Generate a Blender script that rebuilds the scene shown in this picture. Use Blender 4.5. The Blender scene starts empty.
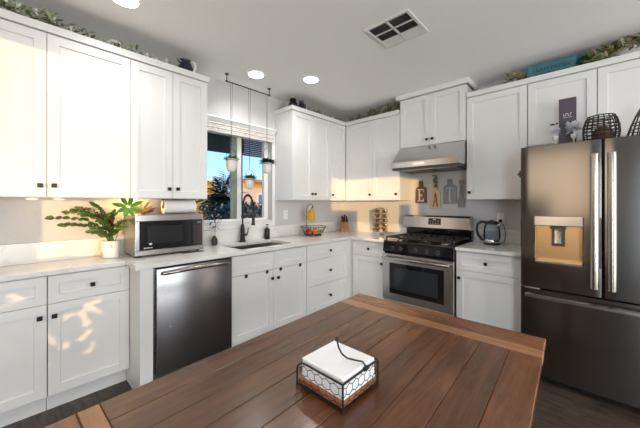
import bpy, bmesh, math, random
from mathutils import Vector, Matrix

random.seed(7)
scene = bpy.context.scene
COL = scene.collection
R = math.radians
SUN_D = Vector((-0.664, 0.745, -0.036)).normalized()

# ------------------------------------------------------------------ camera, world, sun, exposure
cam_data = bpy.data.cameras.new('camera')
cam_data.sensor_width = 36.0
cam_data.sensor_fit = 'HORIZONTAL'
cam_data.lens = 36.0 * 288.2 / 640.0
cam_data.shift_y = -10.4 / 640.0
cam_data.clip_start = 0.02
cam_data.clip_end = 200
cam = bpy.data.objects.new('camera', cam_data)
COL.objects.link(cam)
cam.location = (2.852, -3.540, 1.3412)
cam.rotation_euler = (R(90), 0, R(43.25))
scene.camera = cam

world = bpy.data.worlds.new('world')
scene.world = world
world.use_nodes = True
wn = world.node_tree
wn.nodes.clear()
w_out = wn.nodes.new('ShaderNodeOutputWorld')
w_bg = wn.nodes.new('ShaderNodeBackground')
w_tc = wn.nodes.new('ShaderNodeTexCoord')
w_sep = wn.nodes.new('ShaderNodeSeparateXYZ')
w_ramp = wn.nodes.new('ShaderNodeValToRGB')
w_dot = wn.nodes.new('ShaderNodeVectorMath'); w_dot.operation = 'DOT_PRODUCT'
w_dot.inputs[1].default_value = (-SUN_D.x, -SUN_D.y, -SUN_D.z)
w_map = wn.nodes.new('ShaderNodeMapRange')
w_map.inputs['From Min'].default_value = 0.1
w_map.inputs['From Max'].default_value = 1.0
w_mix = wn.nodes.new('ShaderNodeMix'); w_mix.data_type = 'RGBA'
w_ramp.color_ramp.elements[0].position = 0.0
w_ramp.color_ramp.elements[0].color = (0.78, 0.80, 0.84, 1)
w_ramp.color_ramp.elements[1].position = 0.5
w_ramp.color_ramp.elements[1].color = (0.10, 0.28, 0.72, 1)
e = w_ramp.color_ramp.elements.new(0.10); e.color = (0.36, 0.60, 0.92, 1)
wn.links.new(w_tc.outputs['Generated'], w_sep.inputs[0])
wn.links.new(w_sep.outputs['Z'], w_ramp.inputs[0])
wn.links.new(w_tc.outputs['Generated'], w_dot.inputs[0])
wn.links.new(w_dot.outputs['Value'], w_map.inputs['Value'])
wn.links.new(w_map.outputs[0], w_mix.inputs['Factor'])
wn.links.new(w_ramp.outputs[0], w_mix.inputs['A'])
w_mix.inputs['B'].default_value = (2.4, 1.75, 1.05, 1)
wn.links.new(w_mix.outputs['Result'], w_bg.inputs['Color'])
w_bg.inputs['Strength'].default_value = 1.25
wn.links.new(w_bg.outputs[0], w_out.inputs[0])

sun_data = bpy.data.lights.new('sun', 'SUN')
sun_data.energy = 2.3
sun_data.angle = R(0.35)
sun_data.color = (1.0, 0.61, 0.23)
sun = bpy.data.objects.new('sun', sun_data)
COL.objects.link(sun)
sun.rotation_euler = SUN_D.to_track_quat('-Z', 'Y').to_euler()


def area_light(name, loc, direction, sx, sy, power, color):
    d = bpy.data.lights.new(name, 'AREA')
    d.shape = 'RECTANGLE'
    d.size, d.size_y = sx, sy
    d.energy = power
    d.color = color
    o = bpy.data.objects.new(name, d)
    COL.objects.link(o)
    o.location = loc
    o.rotation_euler = Vector(direction).to_track_quat('-Z', 'Y').to_euler()
    return o


# area lamps added as daylight fill at two unseen openings behind the camera
area_light('added_daylight_back', (4.38, -5.55, 1.10), (0, 1, 0), 0.62, 2.0, 46, (0.78, 0.90, 1.0))
area_light('added_daylight_side', (6.9, -2.9, 1.15), (-1, 0, 0), 3.2, 2.1, 98, (0.78, 0.90, 1.0))

scene.view_settings.view_transform = 'Standard'
scene.view_settings.look = 'None'
scene.view_settings.gamma = 1
scene.view_settings.use_curve_mapping = False
scene.view_settings.exposure = 0.56
scene.cycles.use_denoising = True
scene.cycles.max_bounces = 10
scene.cycles.diffuse_bounces = 5
scene.cycles.glossy_bounces = 5
scene.cycles.transmission_bounces = 8
scene.cycles.sample_clamp_indirect = 6
scene.cycles.caustics_reflective = False
scene.cycles.caustics_refractive = False


# ------------------------------------------------------------------ materials
def new_mat(name):
    m = bpy.data.materials.new(name)
    m.use_nodes = True
    return m, m.node_tree, m.node_tree.nodes['Principled BSDF']


def mat(name, col, rough=0.5, metal=0.0, noise=0.0, nscale=12.0, bump=0.0, coat=0.0, stretch=None, spec=0.5):
    m, t, p = new_mat(name)
    p.inputs['Roughness'].default_value = rough
    p.inputs['Metallic'].default_value = metal
    p.inputs['Coat Weight'].default_value = coat
    p.inputs['Specular IOR Level'].default_value = spec
    tc = t.nodes.new('ShaderNodeTexCoord')
    mp = t.nodes.new('ShaderNodeMapping')
    if stretch:
        mp.inputs['Scale'].default_value = stretch
    n = t.nodes.new('ShaderNodeTexNoise')
    n.inputs['Scale'].default_value = nscale
    n.inputs['Detail'].default_value = 4
    t.links.new(tc.outputs['Object'], mp.inputs[0])
    t.links.new(mp.outputs[0], n.inputs['Vector'])
    r = t.nodes.new('ShaderNodeValToRGB')
    k = max(noise, 0.015)
    r.color_ramp.elements[0].position = 0.3
    r.color_ramp.elements[1].position = 0.7
    r.color_ramp.elements[0].color = (*[max(0, c * (1 - k)) for c in col], 1)
    r.color_ramp.elements[1].color = (*[min(1, c * (1 + k)) for c in col], 1)
    t.links.new(n.outputs['Fac'], r.inputs[0])
    t.links.new(r.outputs[0], p.inputs['Base Color'])
    if bump:
        b = t.nodes.new('ShaderNodeBump')
        b.inputs['Strength'].default_value = bump
        b.inputs['Distance'].default_value = 0.01
        t.links.new(n.outputs['Fac'], b.inputs['Height'])
        t.links.new(b.outputs[0], p.inputs['Normal'])
    return m


def glass_mat(name, col=(1, 1, 1), rough=0.0, alpha=0.85):
    """thin glass: mostly transparent with a sharp reflection"""
    m = bpy.data.materials.new(name)
    m.use_nodes = True
    t = m.node_tree
    t.nodes.clear()
    out = t.nodes.new('ShaderNodeOutputMaterial')
    tr = t.nodes.new('ShaderNodeBsdfTransparent')
    tr.inputs[0].default_value = (*col, 1)
    gl = t.nodes.new('ShaderNodeBsdfGlossy')
    gl.inputs['Roughness'].default_value = rough
    mx = t.nodes.new('ShaderNodeMixShader')
    lw = t.nodes.new('ShaderNodeLayerWeight')
    lw.inputs['Blend'].default_value = 1 - alpha
    t.links.new(lw.outputs['Fresnel'], mx.inputs[0])
    t.links.new(tr.outputs[0], mx.inputs[1])
    t.links.new(gl.outputs[0], mx.inputs[2])
    t.links.new(mx.outputs[0], out.inputs[0])
    return m


def emit_mat(name, col, strength):
    m, t, p = new_mat(name)
    p.inputs['Base Color'].default_value = (*col, 1)
    p.inputs['Emission Color'].default_value = (*col, 1)
    p.inputs['Emission Strength'].default_value = strength
    return m


def steel_mat(name, col, rough, stretch=(1.5, 1.5, 90), amount=0.10):
    """brushed metal: fine streaks in colour and roughness"""
    m, t, p = new_mat(name)
    p.inputs['Metallic'].default_value = 1.0
    tc = t.nodes.new('ShaderNodeTexCoord')
    mp = t.nodes.new('ShaderNodeMapping')
    mp.inputs['Scale'].default_value = stretch
    n = t.nodes.new('ShaderNodeTexNoise')
    n.inputs['Scale'].default_value = 8
    n.inputs['Detail'].default_value = 5
    t.links.new(tc.outputs['Object'], mp.inputs[0])
    t.links.new(mp.outputs[0], n.inputs['Vector'])
    mr = t.nodes.new('ShaderNodeMapRange')
    mr.inputs['To Min'].default_value = rough * 0.93
    mr.inputs['To Max'].default_value = rough * 1.08
    t.links.new(n.outputs['Fac'], mr.inputs['Value'])
    t.links.new(mr.outputs[0], p.inputs['Roughness'])
    r = t.nodes.new('ShaderNodeValToRGB')
    r.color_ramp.elements[0].color = (*[c * (1 - amount) for c in col], 1)
    r.color_ramp.elements[1].color = (*[min(1, c * (1 + amount)) for c in col], 1)
    t.links.new(n.outputs['Fac'], r.inputs[0])
    t.links.new(r.outputs[0], p.inputs['Base Color'])
    return m


def quartz_mat(name):
    m, t, p = new_mat(name)
    p.inputs['Roughness'].default_value = 0.18
    tc = t.nodes.new('ShaderNodeTexCoord')
    n = t.nodes.new('ShaderNodeTexNoise')
    n.inputs['Scale'].default_value = 2.2
    n.inputs['Detail'].default_value = 8
    n.inputs['Distortion'].default_value = 1.6
    t.links.new(tc.outputs['Object'], n.inputs['Vector'])
    r = t.nodes.new('ShaderNodeValToRGB')
    cr = r.color_ramp
    cr.elements[0].position = 0.44; cr.elements[0].color = (0.74, 0.73, 0.71, 1)
    cr.elements[1].position = 0.56; cr.elements[1].color = (0.76, 0.75, 0.73, 1)
    a = cr.elements.new(0.497); a.color = (0.68, 0.68, 0.67, 1)
    b = cr.elements.new(0.515); b.color = (0.75, 0.745, 0.73, 1)
    t.links.new(n.outputs['Fac'], r.inputs[0])
    t.links.new(r.outputs[0], p.inputs['Base Color'])
    return m


def wood_mat(name, dark, light, rough=0.35, axis='Y', plank_attr=False, scale=1.0, coat=0.0, vary=0.35, bump=0.08):
    m, t, p = new_mat(name)
    p.inputs['Roughness'].default_value = rough
    p.inputs['Coat Weight'].default_value = coat
    p.inputs['Coat Roughness'].default_value = 0.12
    tc = t.nodes.new('ShaderNodeTexCoord')
    mp = t.nodes.new('ShaderNodeMapping')
    s = {'X': (1.2, 14, 14), 'Y': (14, 1.2, 14), 'Z': (14, 14, 1.2)}[axis]
    mp.inputs['Scale'].default_value = tuple(v * scale for v in s)
    add = t.nodes.new('ShaderNodeVectorMath'); add.operation = 'ADD'
    t.links.new(tc.outputs['Object'], add.inputs[0])
    t.links.new(add.outputs[0], mp.inputs[0])
    n = t.nodes.new('ShaderNodeTexNoise')
    n.inputs['Scale'].default_value = 2.5
    n.inputs['Detail'].default_value = 8
    n.inputs['Roughness'].default_value = 0.65
    n.inputs['Distortion'].default_value = 0.6
    t.links.new(mp.outputs[0], n.inputs['Vector'])
    r = t.nodes.new('ShaderNodeValToRGB')
    r.color_ramp.elements[0].position = 0.22
    r.color_ramp.elements[1].position = 0.82
    r.color_ramp.elements[0].color = (*dark, 1)
    r.color_ramp.elements[1].color = (*light, 1)
    t.links.new(n.outputs['Fac'], r.inputs[0])
    last = r.outputs[0]
    if plank_attr:
        at = t.nodes.new('ShaderNodeAttribute')
        at.attribute_name = 'plank'
        sc_ = t.nodes.new('ShaderNodeVectorMath'); sc_.operation = 'SCALE'
        sc_.inputs['Scale'].default_value = 7.0
        t.links.new(at.outputs['Color'], sc_.inputs[0])
        t.links.new(sc_.outputs[0], add.inputs[1])
        mr = t.nodes.new('ShaderNodeMapRange')
        mr.inputs['To Min'].default_value = 1 - vary
        mr.inputs['To Max'].default_value = 1 + vary
        sp = t.nodes.new('ShaderNodeSeparateColor')
        t.links.new(at.outputs['Color'], sp.inputs[0])
        t.links.new(sp.outputs[0], mr.inputs['Value'])
        hs = t.nodes.new('ShaderNodeHueSaturation')
        t.links.new(mr.outputs[0], hs.inputs['Value'])
        t.links.new(last, hs.inputs['Color'])
        last = hs.outputs[0]
    # broad worn patches
    n2 = t.nodes.new('ShaderNodeTexNoise')
    n2.inputs['Scale'].default_value = 4.0
    n2.inputs['Detail'].default_value = 5
    t.links.new(tc.outputs['Object'], n2.inputs['Vector'])
    mr2 = t.nodes.new('ShaderNodeMapRange')
    mr2.inputs['From Min'].default_value = 0.3; mr2.inputs['From Max'].default_value = 0.7
    mr2.inputs['To Min'].default_value = 0.82; mr2.inputs['To Max'].default_value = 1.2
    t.links.new(n2.outputs['Fac'], mr2.inputs['Value'])
    hs2 = t.nodes.new('ShaderNodeHueSaturation')
    t.links.new(mr2.outputs[0], hs2.inputs['Value'])
    t.links.new(last, hs2.inputs['Color'])
    t.links.new(hs2.outputs[0], p.inputs['Base Color'])
    b = t.nodes.new('ShaderNodeBump')
    b.inputs['Strength'].default_value = bump
    b.inputs['Distance'].default_value = 0.004
    t.links.new(n.outputs['Fac'], b.inputs['Height'])
    t.links.new(b.outputs[0], p.inputs['Normal'])
    return m


def floor_mat(name):
    m, t, p = new_mat(name)
    p.inputs['Roughness'].default_value = 0.42
    tc = t.nodes.new('ShaderNodeTexCoord')
    br = t.nodes.new('ShaderNodeTexBrick')
    br.inputs['Scale'].default_value = 1.0
    br.inputs['Brick Width'].default_value = 1.25
    br.inputs['Row Height'].default_value = 0.185
    br.inputs['Mortar Size'].default_value = 0.0025
    br.inputs['Color1'].default_value = (0.032, 0.022, 0.016, 1)
    br.inputs['Color2'].default_value = (0.080, 0.056, 0.041, 1)
    br.inputs['Mortar'].default_value = (0.012, 0.01, 0.008, 1)
    t.links.new(tc.outputs['Object'], br.inputs['Vector'])
    mp = t.nodes.new('ShaderNodeMapping')
    mp.inputs['Scale'].default_value = (2.6, 11, 1)
    t.links.new(tc.outputs['Object'], mp.inputs[0])
    n = t.nodes.new('ShaderNodeTexNoise')
    n.inputs['Scale'].default_value = 3
    n.inputs['Detail'].default_value = 8
    n.inputs['Distortion'].default_value = 0.8
    t.links.new(mp.outputs[0], n.inputs['Vector'])
    mr = t.nodes.new('ShaderNodeMapRange')
    mr.inputs['From Min'].default_value = 0.3; mr.inputs['From Max'].default_value = 0.7
    mr.inputs['To Min'].default_value = 0.40; mr.inputs['To Max'].default_value = 1.8
    t.links.new(n.outputs['Fac'], mr.inputs['Value'])
    hs = t.nodes.new('ShaderNodeHueSaturation')
    t.links.new(mr.outputs[0], hs.inputs['Value'])
    t.links.new(br.outputs['Color'], hs.inputs['Color'])
    t.links.new(hs.outputs[0], p.inputs['Base Color'])
    return m


M = dict(
    cab=mat('white_cabinet_paint', (0.73, 0.735, 0.73), 0.30, noise=0.012, nscale=3),
    cab_in=mat('cabinet_shadow_line', (0.30, 0.30, 0.29), 0.7),
    wall=mat('grey_wall_paint', (0.58, 0.57, 0.57), 0.7, noise=0.02, nscale=40, bump=0.03),
    wallback=mat('taupe_wall_paint', (0.19, 0.17, 0.16), 0.8, noise=0.03, nscale=30),
    ceil=mat('ceiling_paint', (0.86, 0.86, 0.855), 0.85, noise=0.015, nscale=60, bump=0.05),
    trimw=mat('white_trim_paint', (0.80, 0.80, 0.80), 0.4),
    quartz=quartz_mat('white_quartz'),
    floor=floor_mat('dark_plank_floor'),
    table=wood_mat('walnut_table_planks', (0.060, 0.0210, 0.0080), (0.225, 0.088, 0.032), 0.27, 'Y', True, vary=0.42, coat=0.1),
    tablex=wood_mat('walnut_table_ends', (0.075, 0.024, 0.009), (0.290, 0.110, 0.040), 0.27, 'X', True, vary=0.2, coat=0.1),
    strip=wood_mat('pale_table_strip', (0.17, 0.075, 0.03), (0.40, 0.20, 0.085), 0.33, 'X', False, coat=0.2),
    knob=mat('black_knob_metal', (0.015, 0.014, 0.013), 0.35, 0.6),
    black=mat('black_metal', (0.012, 0.012, 0.012), 0.42, 0.3),
    faucet=mat('matte_black_faucet', (0.020, 0.018, 0.016), 0.38, 0.5),
    steel=steel_mat('brushed_steel', (0.62, 0.61, 0.60), 0.24, (90, 90, 1.5)),
    steelv=steel_mat('brushed_steel_light', (0.52, 0.51, 0.50), 0.20, (2, 2, 60)),
    dark=steel_mat('dark_stainless', (0.20, 0.188, 0.178), 0.17, (1.5, 1.5, 70), 0.02),
    darkdw=steel_mat('dark_stainless_dishwasher', (0.27, 0.27, 0.285), 0.26, (40, 40, 1.2), 0.02),
    handle=steel_mat('fridge_handle_steel', (0.32, 0.30, 0.27), 0.20, (2, 2, 30), 0.02),
    chrome=mat('chrome', (0.75, 0.75, 0.75), 0.08, 1.0),
    blackglass=mat('black_glass', (0.006, 0.006, 0.007), 0.06, 0.0),
    blackglossy=mat('black_enamel', (0.010, 0.010, 0.010), 0.18),
    iron=mat('cast_iron', (0.018, 0.018, 0.018), 0.55, 0.2, noise=0.2, nscale=60, bump=0.1),
    glass=glass_mat('window_glass', (0.97, 0.98, 0.98), 0.0, 0.93),
    darkglass=glass_mat('kettle_glass', (0.80, 0.84, 0.87), 0.0, 0.80),
    vinyl=mat('white_vinyl_frame', (0.82, 0.82, 0.82), 0.35),
    bronze=mat('dark_bronze_frame', (0.035, 0.02, 0.015), 0.4, 0.3),
    sash=mat('grey_green_sash', (0.20, 0.25, 0.20), 0.35),
    leaf=mat('glossy_green_leaf', (0.080, 0.150, 0.022), 0.32, noise=0.45, nscale=25),
    leafl=mat('bright_green_leaf', (0.060, 0.20, 0.028), 0.3, noise=0.3, nscale=25),
    leafd=mat('dark_green_leaf', (0.022, 0.055, 0.018), 0.4, noise=0.4, nscale=25),
    leafred=mat('bronze_leaf', (0.13, 0.06, 0.025), 0.4, noise=0.4, nscale=25),
    garl=mat('faded_garland_leaf', (0.33, 0.37, 0.24), 0.65, noise=0.5, nscale=18),
    garly=mat('olive_garland_leaf', (0.19, 0.20, 0.055), 0.6, noise=0.5, nscale=18),
    garlb=mat('dried_brown_leaf', (0.30, 0.23, 0.14), 0.7, noise=0.5, nscale=18),
    petal=mat('white_petal', (0.78, 0.77, 0.75), 0.6),
    stem=mat('green_stem', (0.10, 0.16, 0.04), 0.5, noise=0.2),
    twig=mat('brown_twig', (0.10, 0.055, 0.03), 0.7, noise=0.3),
    soil=mat('potting_soil', (0.03, 0.02, 0.013), 0.95, noise=0.5, nscale=80, bump=0.4),
    ceramic=mat('white_ceramic', (0.80, 0.79, 0.77), 0.25),
    ceramicw=mat('cream_planter_ceramic', (0.78, 0.70, 0.64), 0.4),
    darkpot=mat('dark_stone_vase', (0.045, 0.042, 0.042), 0.55, noise=0.3, nscale=40, bump=0.2),
    navy=mat('navy_glaze', (0.013, 0.016, 0.035), 0.25),
    paper=mat('white_paper', (0.86, 0.86, 0.86), 0.9, bump=0.05, nscale=60),
    napkin=mat('white_napkin', (0.86, 0.87, 0.88), 0.95, bump=0.1, nscale=40),
    oak=wood_mat('warm_block_wood', (0.22, 0.09, 0.03), (0.50, 0.24, 0.09), 0.4, 'Z'),
    copper=wood_mat('rust_wood_base', (0.16, 0.055, 0.022), (0.42, 0.17, 0.08), 0.45, 'Y'),
    signbrown=wood_mat('brown_sign_wood', (0.10, 0.045, 0.025), (0.22, 0.10, 0.06), 0.55, 'Z'),
    signcream=wood_mat('cream_sign_wood', (0.50, 0.38, 0.24), (0.70, 0.58, 0.40), 0.6, 'Z'),
    signgrey=wood_mat('grey_sign_wood', (0.20, 0.205, 0.22), (0.34, 0.35, 0.37), 0.6, 'Z'),
    letterw=mat('white_letter_paint', (0.82, 0.80, 0.76), 0.6),
    letterr=mat('rust_letter_paint', (0.32, 0.08, 0.04), 0.6),
    letterg=mat('pale_grey_letter_paint', (0.52, 0.54, 0.57), 0.6),
    teal=mat('teal_painted_metal', (0.035, 0.16, 0.20), 0.45, noise=0.15, nscale=12),
    tealtext=mat('dark_teal_lettering', (0.010, 0.035, 0.05), 0.6),
    purple=mat('purple_grey_sign', (0.075, 0.06, 0.085), 0.5, noise=0.1),
    feather=mat('white_feather', (0.74, 0.74, 0.80), 0.8),
    banana=mat('banana_skin', (0.62, 0.36, 0.025), 0.45, noise=0.15, nscale=30),
    orange=mat('orange_peel', (0.75, 0.24, 0.02), 0.45, noise=0.08, nscale=60, bump=0.15),
    apple=mat('red_apple_skin', (0.42, 0.035, 0.02), 0.3, noise=0.3, nscale=12),
    lime=mat('green_fruit_skin', (0.30, 0.36, 0.04), 0.4, noise=0.2, nscale=30),
    avocado=mat('dark_green_fruit_skin', (0.05, 0.07, 0.02), 0.5, noise=0.3, nscale=50, bump=0.3),
    spice=mat('brown_spice', (0.13, 0.055, 0.02), 0.5, noise=0.5, nscale=60),
    plastic=mat('white_plastic', (0.82, 0.82, 0.81), 0.35),
    greyplastic=mat('dark_grey_plastic', (0.05, 0.05, 0.055), 0.45),
    lamp=emit_mat('lamp_diffuser', (1.0, 0.97, 0.92), 12.0),
    amber=emit_mat('puck_light_lens', (1.0, 0.80, 0.50), 3.0),
    brass=mat('pale_gold_metal', (0.62, 0.50, 0.34), 0.15, 1.0),
    display=mat('display_glass', (0.02, 0.022, 0.026), 0.1),
    mark=mat('pale_printed_mark', (0.62, 0.62, 0.60), 0.5),
    brownball=mat('brown_woven_ball', (0.10, 0.045, 0.025), 0.7, noise=0.4, nscale=40, bump=0.4),
    stucco=mat('ochre_stucco', (0.80, 0.50, 0.10), 0.9, noise=0.06, nscale=20, bump=0.1),
    stuccop=mat('pink_stucco', (0.72, 0.58, 0.50), 0.9, noise=0.05, nscale=20, bump=0.1),
    rooftile=mat('terracotta_roof', (0.42, 0.20, 0.12), 0.8, noise=0.3, nscale=10),
    eave=wood_mat('dark_patio_wood', (0.045, 0.018, 0.012), (0.15, 0.055, 0.035), 0.7, 'Y'),
    soffit=mat('teal_grey_soffit', (0.035, 0.060, 0.065), 0.7, noise=0.15, nscale=5),
    extglass=mat('outside_window_glass', (0.12, 0.20, 0.26), 0.1),
    ground=mat('dry_garden_ground', (0.25, 0.22, 0.17), 0.95, noise=0.3, nscale=4),
    palm=mat('blue_green_palm_leaf', (0.020, 0.060, 0.055), 0.5, noise=0.4, nscale=6),
    blossom=mat('pale_blossom', (0.55, 0.52, 0.42), 0.7, noise=0.2),
    fence=wood_mat('grey_fence_wood', (0.12, 0.10, 0.09), (0.25, 0.22, 0.20), 0.8, 'Z'),
    valance=None, blade=mat('vent_white', (0.70, 0.69, 0.67), 0.5),
    ventdark=mat('vent_duct', (0.05, 0.05, 0.05), 0.9),
    basketwire=mat('dark_wicker_wire', (0.020, 0.013, 0.010), 0.5, 0.2),
    tissue=mat('linen_shade', (0.62, 0.60, 0.57), 0.9, noise=0.25, nscale=9, stretch=(1, 4, 14)),
    sink=steel_mat('sink_steel', (0.32, 0.32, 0.32), 0.3, (30, 30, 30)),
)


# ------------------------------------------------------------------ mesh builder
class MB:
    def __init__(self):
        self.bm = bmesh.new()

    def verts(self, pts):
        return [self.bm.verts.new(p) for p in pts]

    def face(self, vs):
        try:
            return self.bm.faces.new(vs)
        except ValueError:
            return None

    def box(self, a, b, bev=0.0):
        x0, x1 = sorted((a[0], b[0])); y0, y1 = sorted((a[1], b[1])); z0, z1 = sorted((a[2], b[2]))
        v = self.verts([(x0, y0, z0), (x1, y0, z0), (x1, y1, z0), (x0, y1, z0),
                        (x0, y0, z1), (x1, y0, z1), (x1, y1, z1), (x0, y1, z1)])
        fs = [self.face([v[i] for i in f]) for f in
              ((0, 3, 2, 1), (4, 5, 6, 7), (0, 1, 5, 4), (1, 2, 6, 5), (2, 3, 7, 6), (3, 0, 4, 7))]
        if bev > 0:
            bev = min(bev, (x1 - x0) * .45, (y1 - y0) * .45, (z1 - z0) * .45)
            es = list({e for f in fs for e in f.edges})
            bmesh.ops.bevel(self.bm, geom=es, offset=bev, segments=2, profile=0.5, affect='EDGES')
        return self

    def prism(self, poly, axis, lo, hi):
        """polygon in the two other axes (in xyz order) extruded along axis"""
        def pt(p, t):
            if axis == 'x': return (t, p[0], p[1])
            if axis == 'y': return (p[0], t, p[1])
            return (p[0], p[1], t)
        a = self.verts([pt(p, lo) for p in poly]); b = self.verts([pt(p, hi) for p in poly])
        n = len(poly)
        self.face(a); self.face(b[::-1])
        for i in range(n):
            self.face([a[i], a[(i + 1) % n], b[(i + 1) % n], b[i]])
        return self

    def tube(self, pts, r, seg=8, cap=True, closed=False):
        pts = [Vector(p) for p in pts]
        n = len(pts)
        rs = r if isinstance(r, (list, tuple)) else [r] * n
        rings = []
        prev = None
        for i, p in enumerate(pts):
            if closed:
                d = pts[(i + 1) % n] - pts[(i - 1) % n]
            else:
                d = pts[min(i + 1, n - 1)] - pts[max(i - 1, 0)]
            if d.length < 1e-9: d = Vector((0, 0, 1))
            d.normalize()
            if prev is None:
                up = Vector((0, 0, 1)) if abs(d.z) < 0.9 else Vector((1, 0, 0))
                s = d.cross(up).normalized()
            else:
                s = prev - d * prev.dot(d)
                if s.length < 1e-6: s = d.cross(Vector((0, 0, 1)))
                s.normalize()
            prev = s
            t = d.cross(s)
            rings.append(self.verts([p + (s * math.cos(2 * math.pi * k / seg) + t * math.sin(2 * math.pi * k / seg)) * rs[i] for k in range(seg)]))
        m = n if closed else n - 1
        for i in range(m):
            a, b = rings[i], rings[(i + 1) % n]
            for k in range(seg):
                self.face([a[k], a[(k + 1) % seg], b[(k + 1) % seg], b[k]])
        if cap and not closed:
            self.face(rings[0][::-1]); self.face(rings[-1])
        return self

    def cyl(self, a, b, r, r2=None, seg=20):
        return self.tube([a, b], [r, r if r2 is None else r2], seg)

    def lathe(self, prof, c=(0, 0, 0), seg=28, sx=1.0, sy=1.0, cap=True):
        rings = []
        for (r, z) in prof:
            rings.append(self.verts([(c[0] + r * sx * math.cos(2 * math.pi * k / seg), c[1] + r * sy * math.sin(2 * math.pi * k / seg), c[2] + z) for k in range(seg)]))
        for i in range(len(rings) - 1):
            a, b = rings[i], rings[i + 1]
            for k in range(seg):
                self.face([a[k], a[(k + 1) % seg], b[(k + 1) % seg], b[k]])
        if cap:
            self.face(rings[0][::-1]); self.face(rings[-1])
        return self

    def ball(self, c, r, seg=16, sz=1.0):
        prof = []
        k = 9
        for i in range(k + 1):
            a = -math.pi / 2 + math.pi * i / k
            prof.append((max(1e-4, r * math.cos(a)), r * sz * math.sin(a)))
        return self.lathe(prof, c, seg)

    def leaf(self, base, tip, w, up=(0, 0, 1), fold=0.25, droop=0.0):
        """a pointed oval leaf folded along its midrib"""
        b = Vector(base); t = Vector(tip)
        d = t - b
        L = d.length
        if L < 1e-6: return self
        dn = d / L
        s = dn.cross(Vector(up))
        if s.length < 1e-3: s = dn.cross(Vector((1, 0, 0.2)))
        s.normalize()
        u = s.cross(dn)
        mid = []; lf = []; rt = []
        prof = ((0.0, 0.04), (0.25, 0.75), (0.5, 1.0), (0.78, 0.68), (1.0, 0.03))
        for f, k in prof:
            p = b + d * f - Vector((0, 0, droop * L * f * f))
            mid.append(self.bm.verts.new(p))
            lf.append(self.bm.verts.new(p + s * w * .5 * k + u * w * fold * k))
            rt.append(self.bm.verts.new(p - s * w * .5 * k + u * w * fold * k))
        for i in range(4):
            self.face([mid[i], mid[i + 1], lf[i + 1], lf[i]])
            self.face([mid[i], rt[i], rt[i + 1], mid[i + 1]])
        return self

    def shaker(self, F, u0, u1, z0, z1, d, th=0.020, w=0.057, rec=0.011):
        """framed door lying in the plane d (outward); F maps (u, d, z) to the world"""
        o = 0.0015
        def ring(a0, a1, b0, b1, dd):
            return self.verts([F(a0, dd, b0), F(a1, dd, b0), F(a1, dd, b1), F(a0, dd, b1)])
        rings = [ring(u0, u1, z0, z1, d), ring(u0, u1, z0, z1, d + th - o),
                 ring(u0 + o, u1 - o, z0 + o, z1 - o, d + th)]
        ww = min(w, (z1 - z0) * 0.30, (u1 - u0) * 0.30)
        rings.append(ring(u0 + ww, u1 - ww, z0 + ww, z1 - ww, d + th))
        rings.append(ring(u0 + ww + .002, u1 - ww - .002, z0 + ww + .002, z1 - ww - .002, d + th - rec))
        self.face(rings[0][::-1])
        for a, b in zip(rings, rings[1:]):
            for k in range(4):
                self.face([a[k], a[(k + 1) % 4], b[(k + 1) % 4], b[k]])
        self.face(rings[-1])
        return self


def wloc(o):
    v = Vector((0, 0, 0))
    while o is not None:
        v += o.location
        o = o.parent
    return v


def put(name, mb, material, parent=None, smooth=False, origin=None, fixn=True):
    """link the collected shapes as one mesh object (world coordinates in, local coordinates stored)"""
    if fixn:
        bmesh.ops.recalc_face_normals(mb.bm, faces=mb.bm.faces[:])
    base = wloc(parent) if parent is not None else Vector((0, 0, 0))
    if parent is None and origin is not None:
        base = Vector(origin)
    bmesh.ops.translate(mb.bm, verts=mb.bm.verts[:], vec=-base)
    me = bpy.data.meshes.new(name)
    mb.bm.to_mesh(me)
    mb.bm.free()
    if smooth:
        for p in me.polygons: p.use_smooth = True
        try:
            me.set_sharp_from_angle(angle=R(38))
        except Exception:
            pass
    if isinstance(material, (list, tuple)):
        for m_ in material: me.materials.append(m_)
    else:
        me.materials.append(material)
    o = bpy.data.objects.new(name, me)
    COL.objects.link(o)
    if parent is not None:
        o.parent = parent
    elif origin is not None:
        o.location = origin
    return o


def tag(o, label=None, cat=None, group=None, kind=None):
    if label: o['label'] = label
    if cat: o['category'] = cat
    if group: o['group'] = group
    if kind: o['kind'] = kind
    return o


def thing(name, loc, label, cat, group=None):
    o = bpy.data.objects.new(name, None)
    o.empty_display_size = 0.05
    COL.objects.link(o)
    o.location = loc
    return tag(o, label, cat, group)


def struct(name, mb, material, label=None):
    o = put(name, mb, material)
    o['kind'] = 'structure'
    if label: o['label'] = label
    return o


def FW(u, d, z): return (d, u, z)        # window wall: u runs along +y, outward is +x
def FR(u, d, z): return (u, -d, z)       # range wall: u runs along +x, outward is -y


def fbox(mb, F, u0, u1, d0, d1, z0, z1, bev=0.0):
    return mb.box(F(u0, d0, z0), F(u1, d1, z1), bev)


def text_mesh(body, size, depth, F):
    """flat lettering turned into mesh; F maps (x, y, z) of the text to the world"""
    c = bpy.data.curves.new('text', 'FONT')
    c.body = body; c.size = size; c.extrude = depth
    c.align_x = 'CENTER'; c.align_y = 'CENTER'
    o = bpy.data.objects.new('text', c)
    COL.objects.link(o)
    dg = bpy.context.evaluated_depsgraph_get()
    me = bpy.data.meshes.new_from_object(o.evaluated_get(dg))
    mb = MB()
    mb.bm.from_mesh(me)
    for v in mb.bm.verts:
        v.co = Vector(F(v.co.x, v.co.y, v.co.z))
    bpy.data.objects.remove(o)
    bpy.data.meshes.remove(me)
    return mb


# ------------------------------------------------------------------ setting
CEIL = 2.64
XR, YB = 7.0, -5.6
CT = 0.925           # counter top
WY0, WY1, WZ0, WZ1 = -2.32, -1.37, 1.12, 2.14    # kitchen window opening

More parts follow.
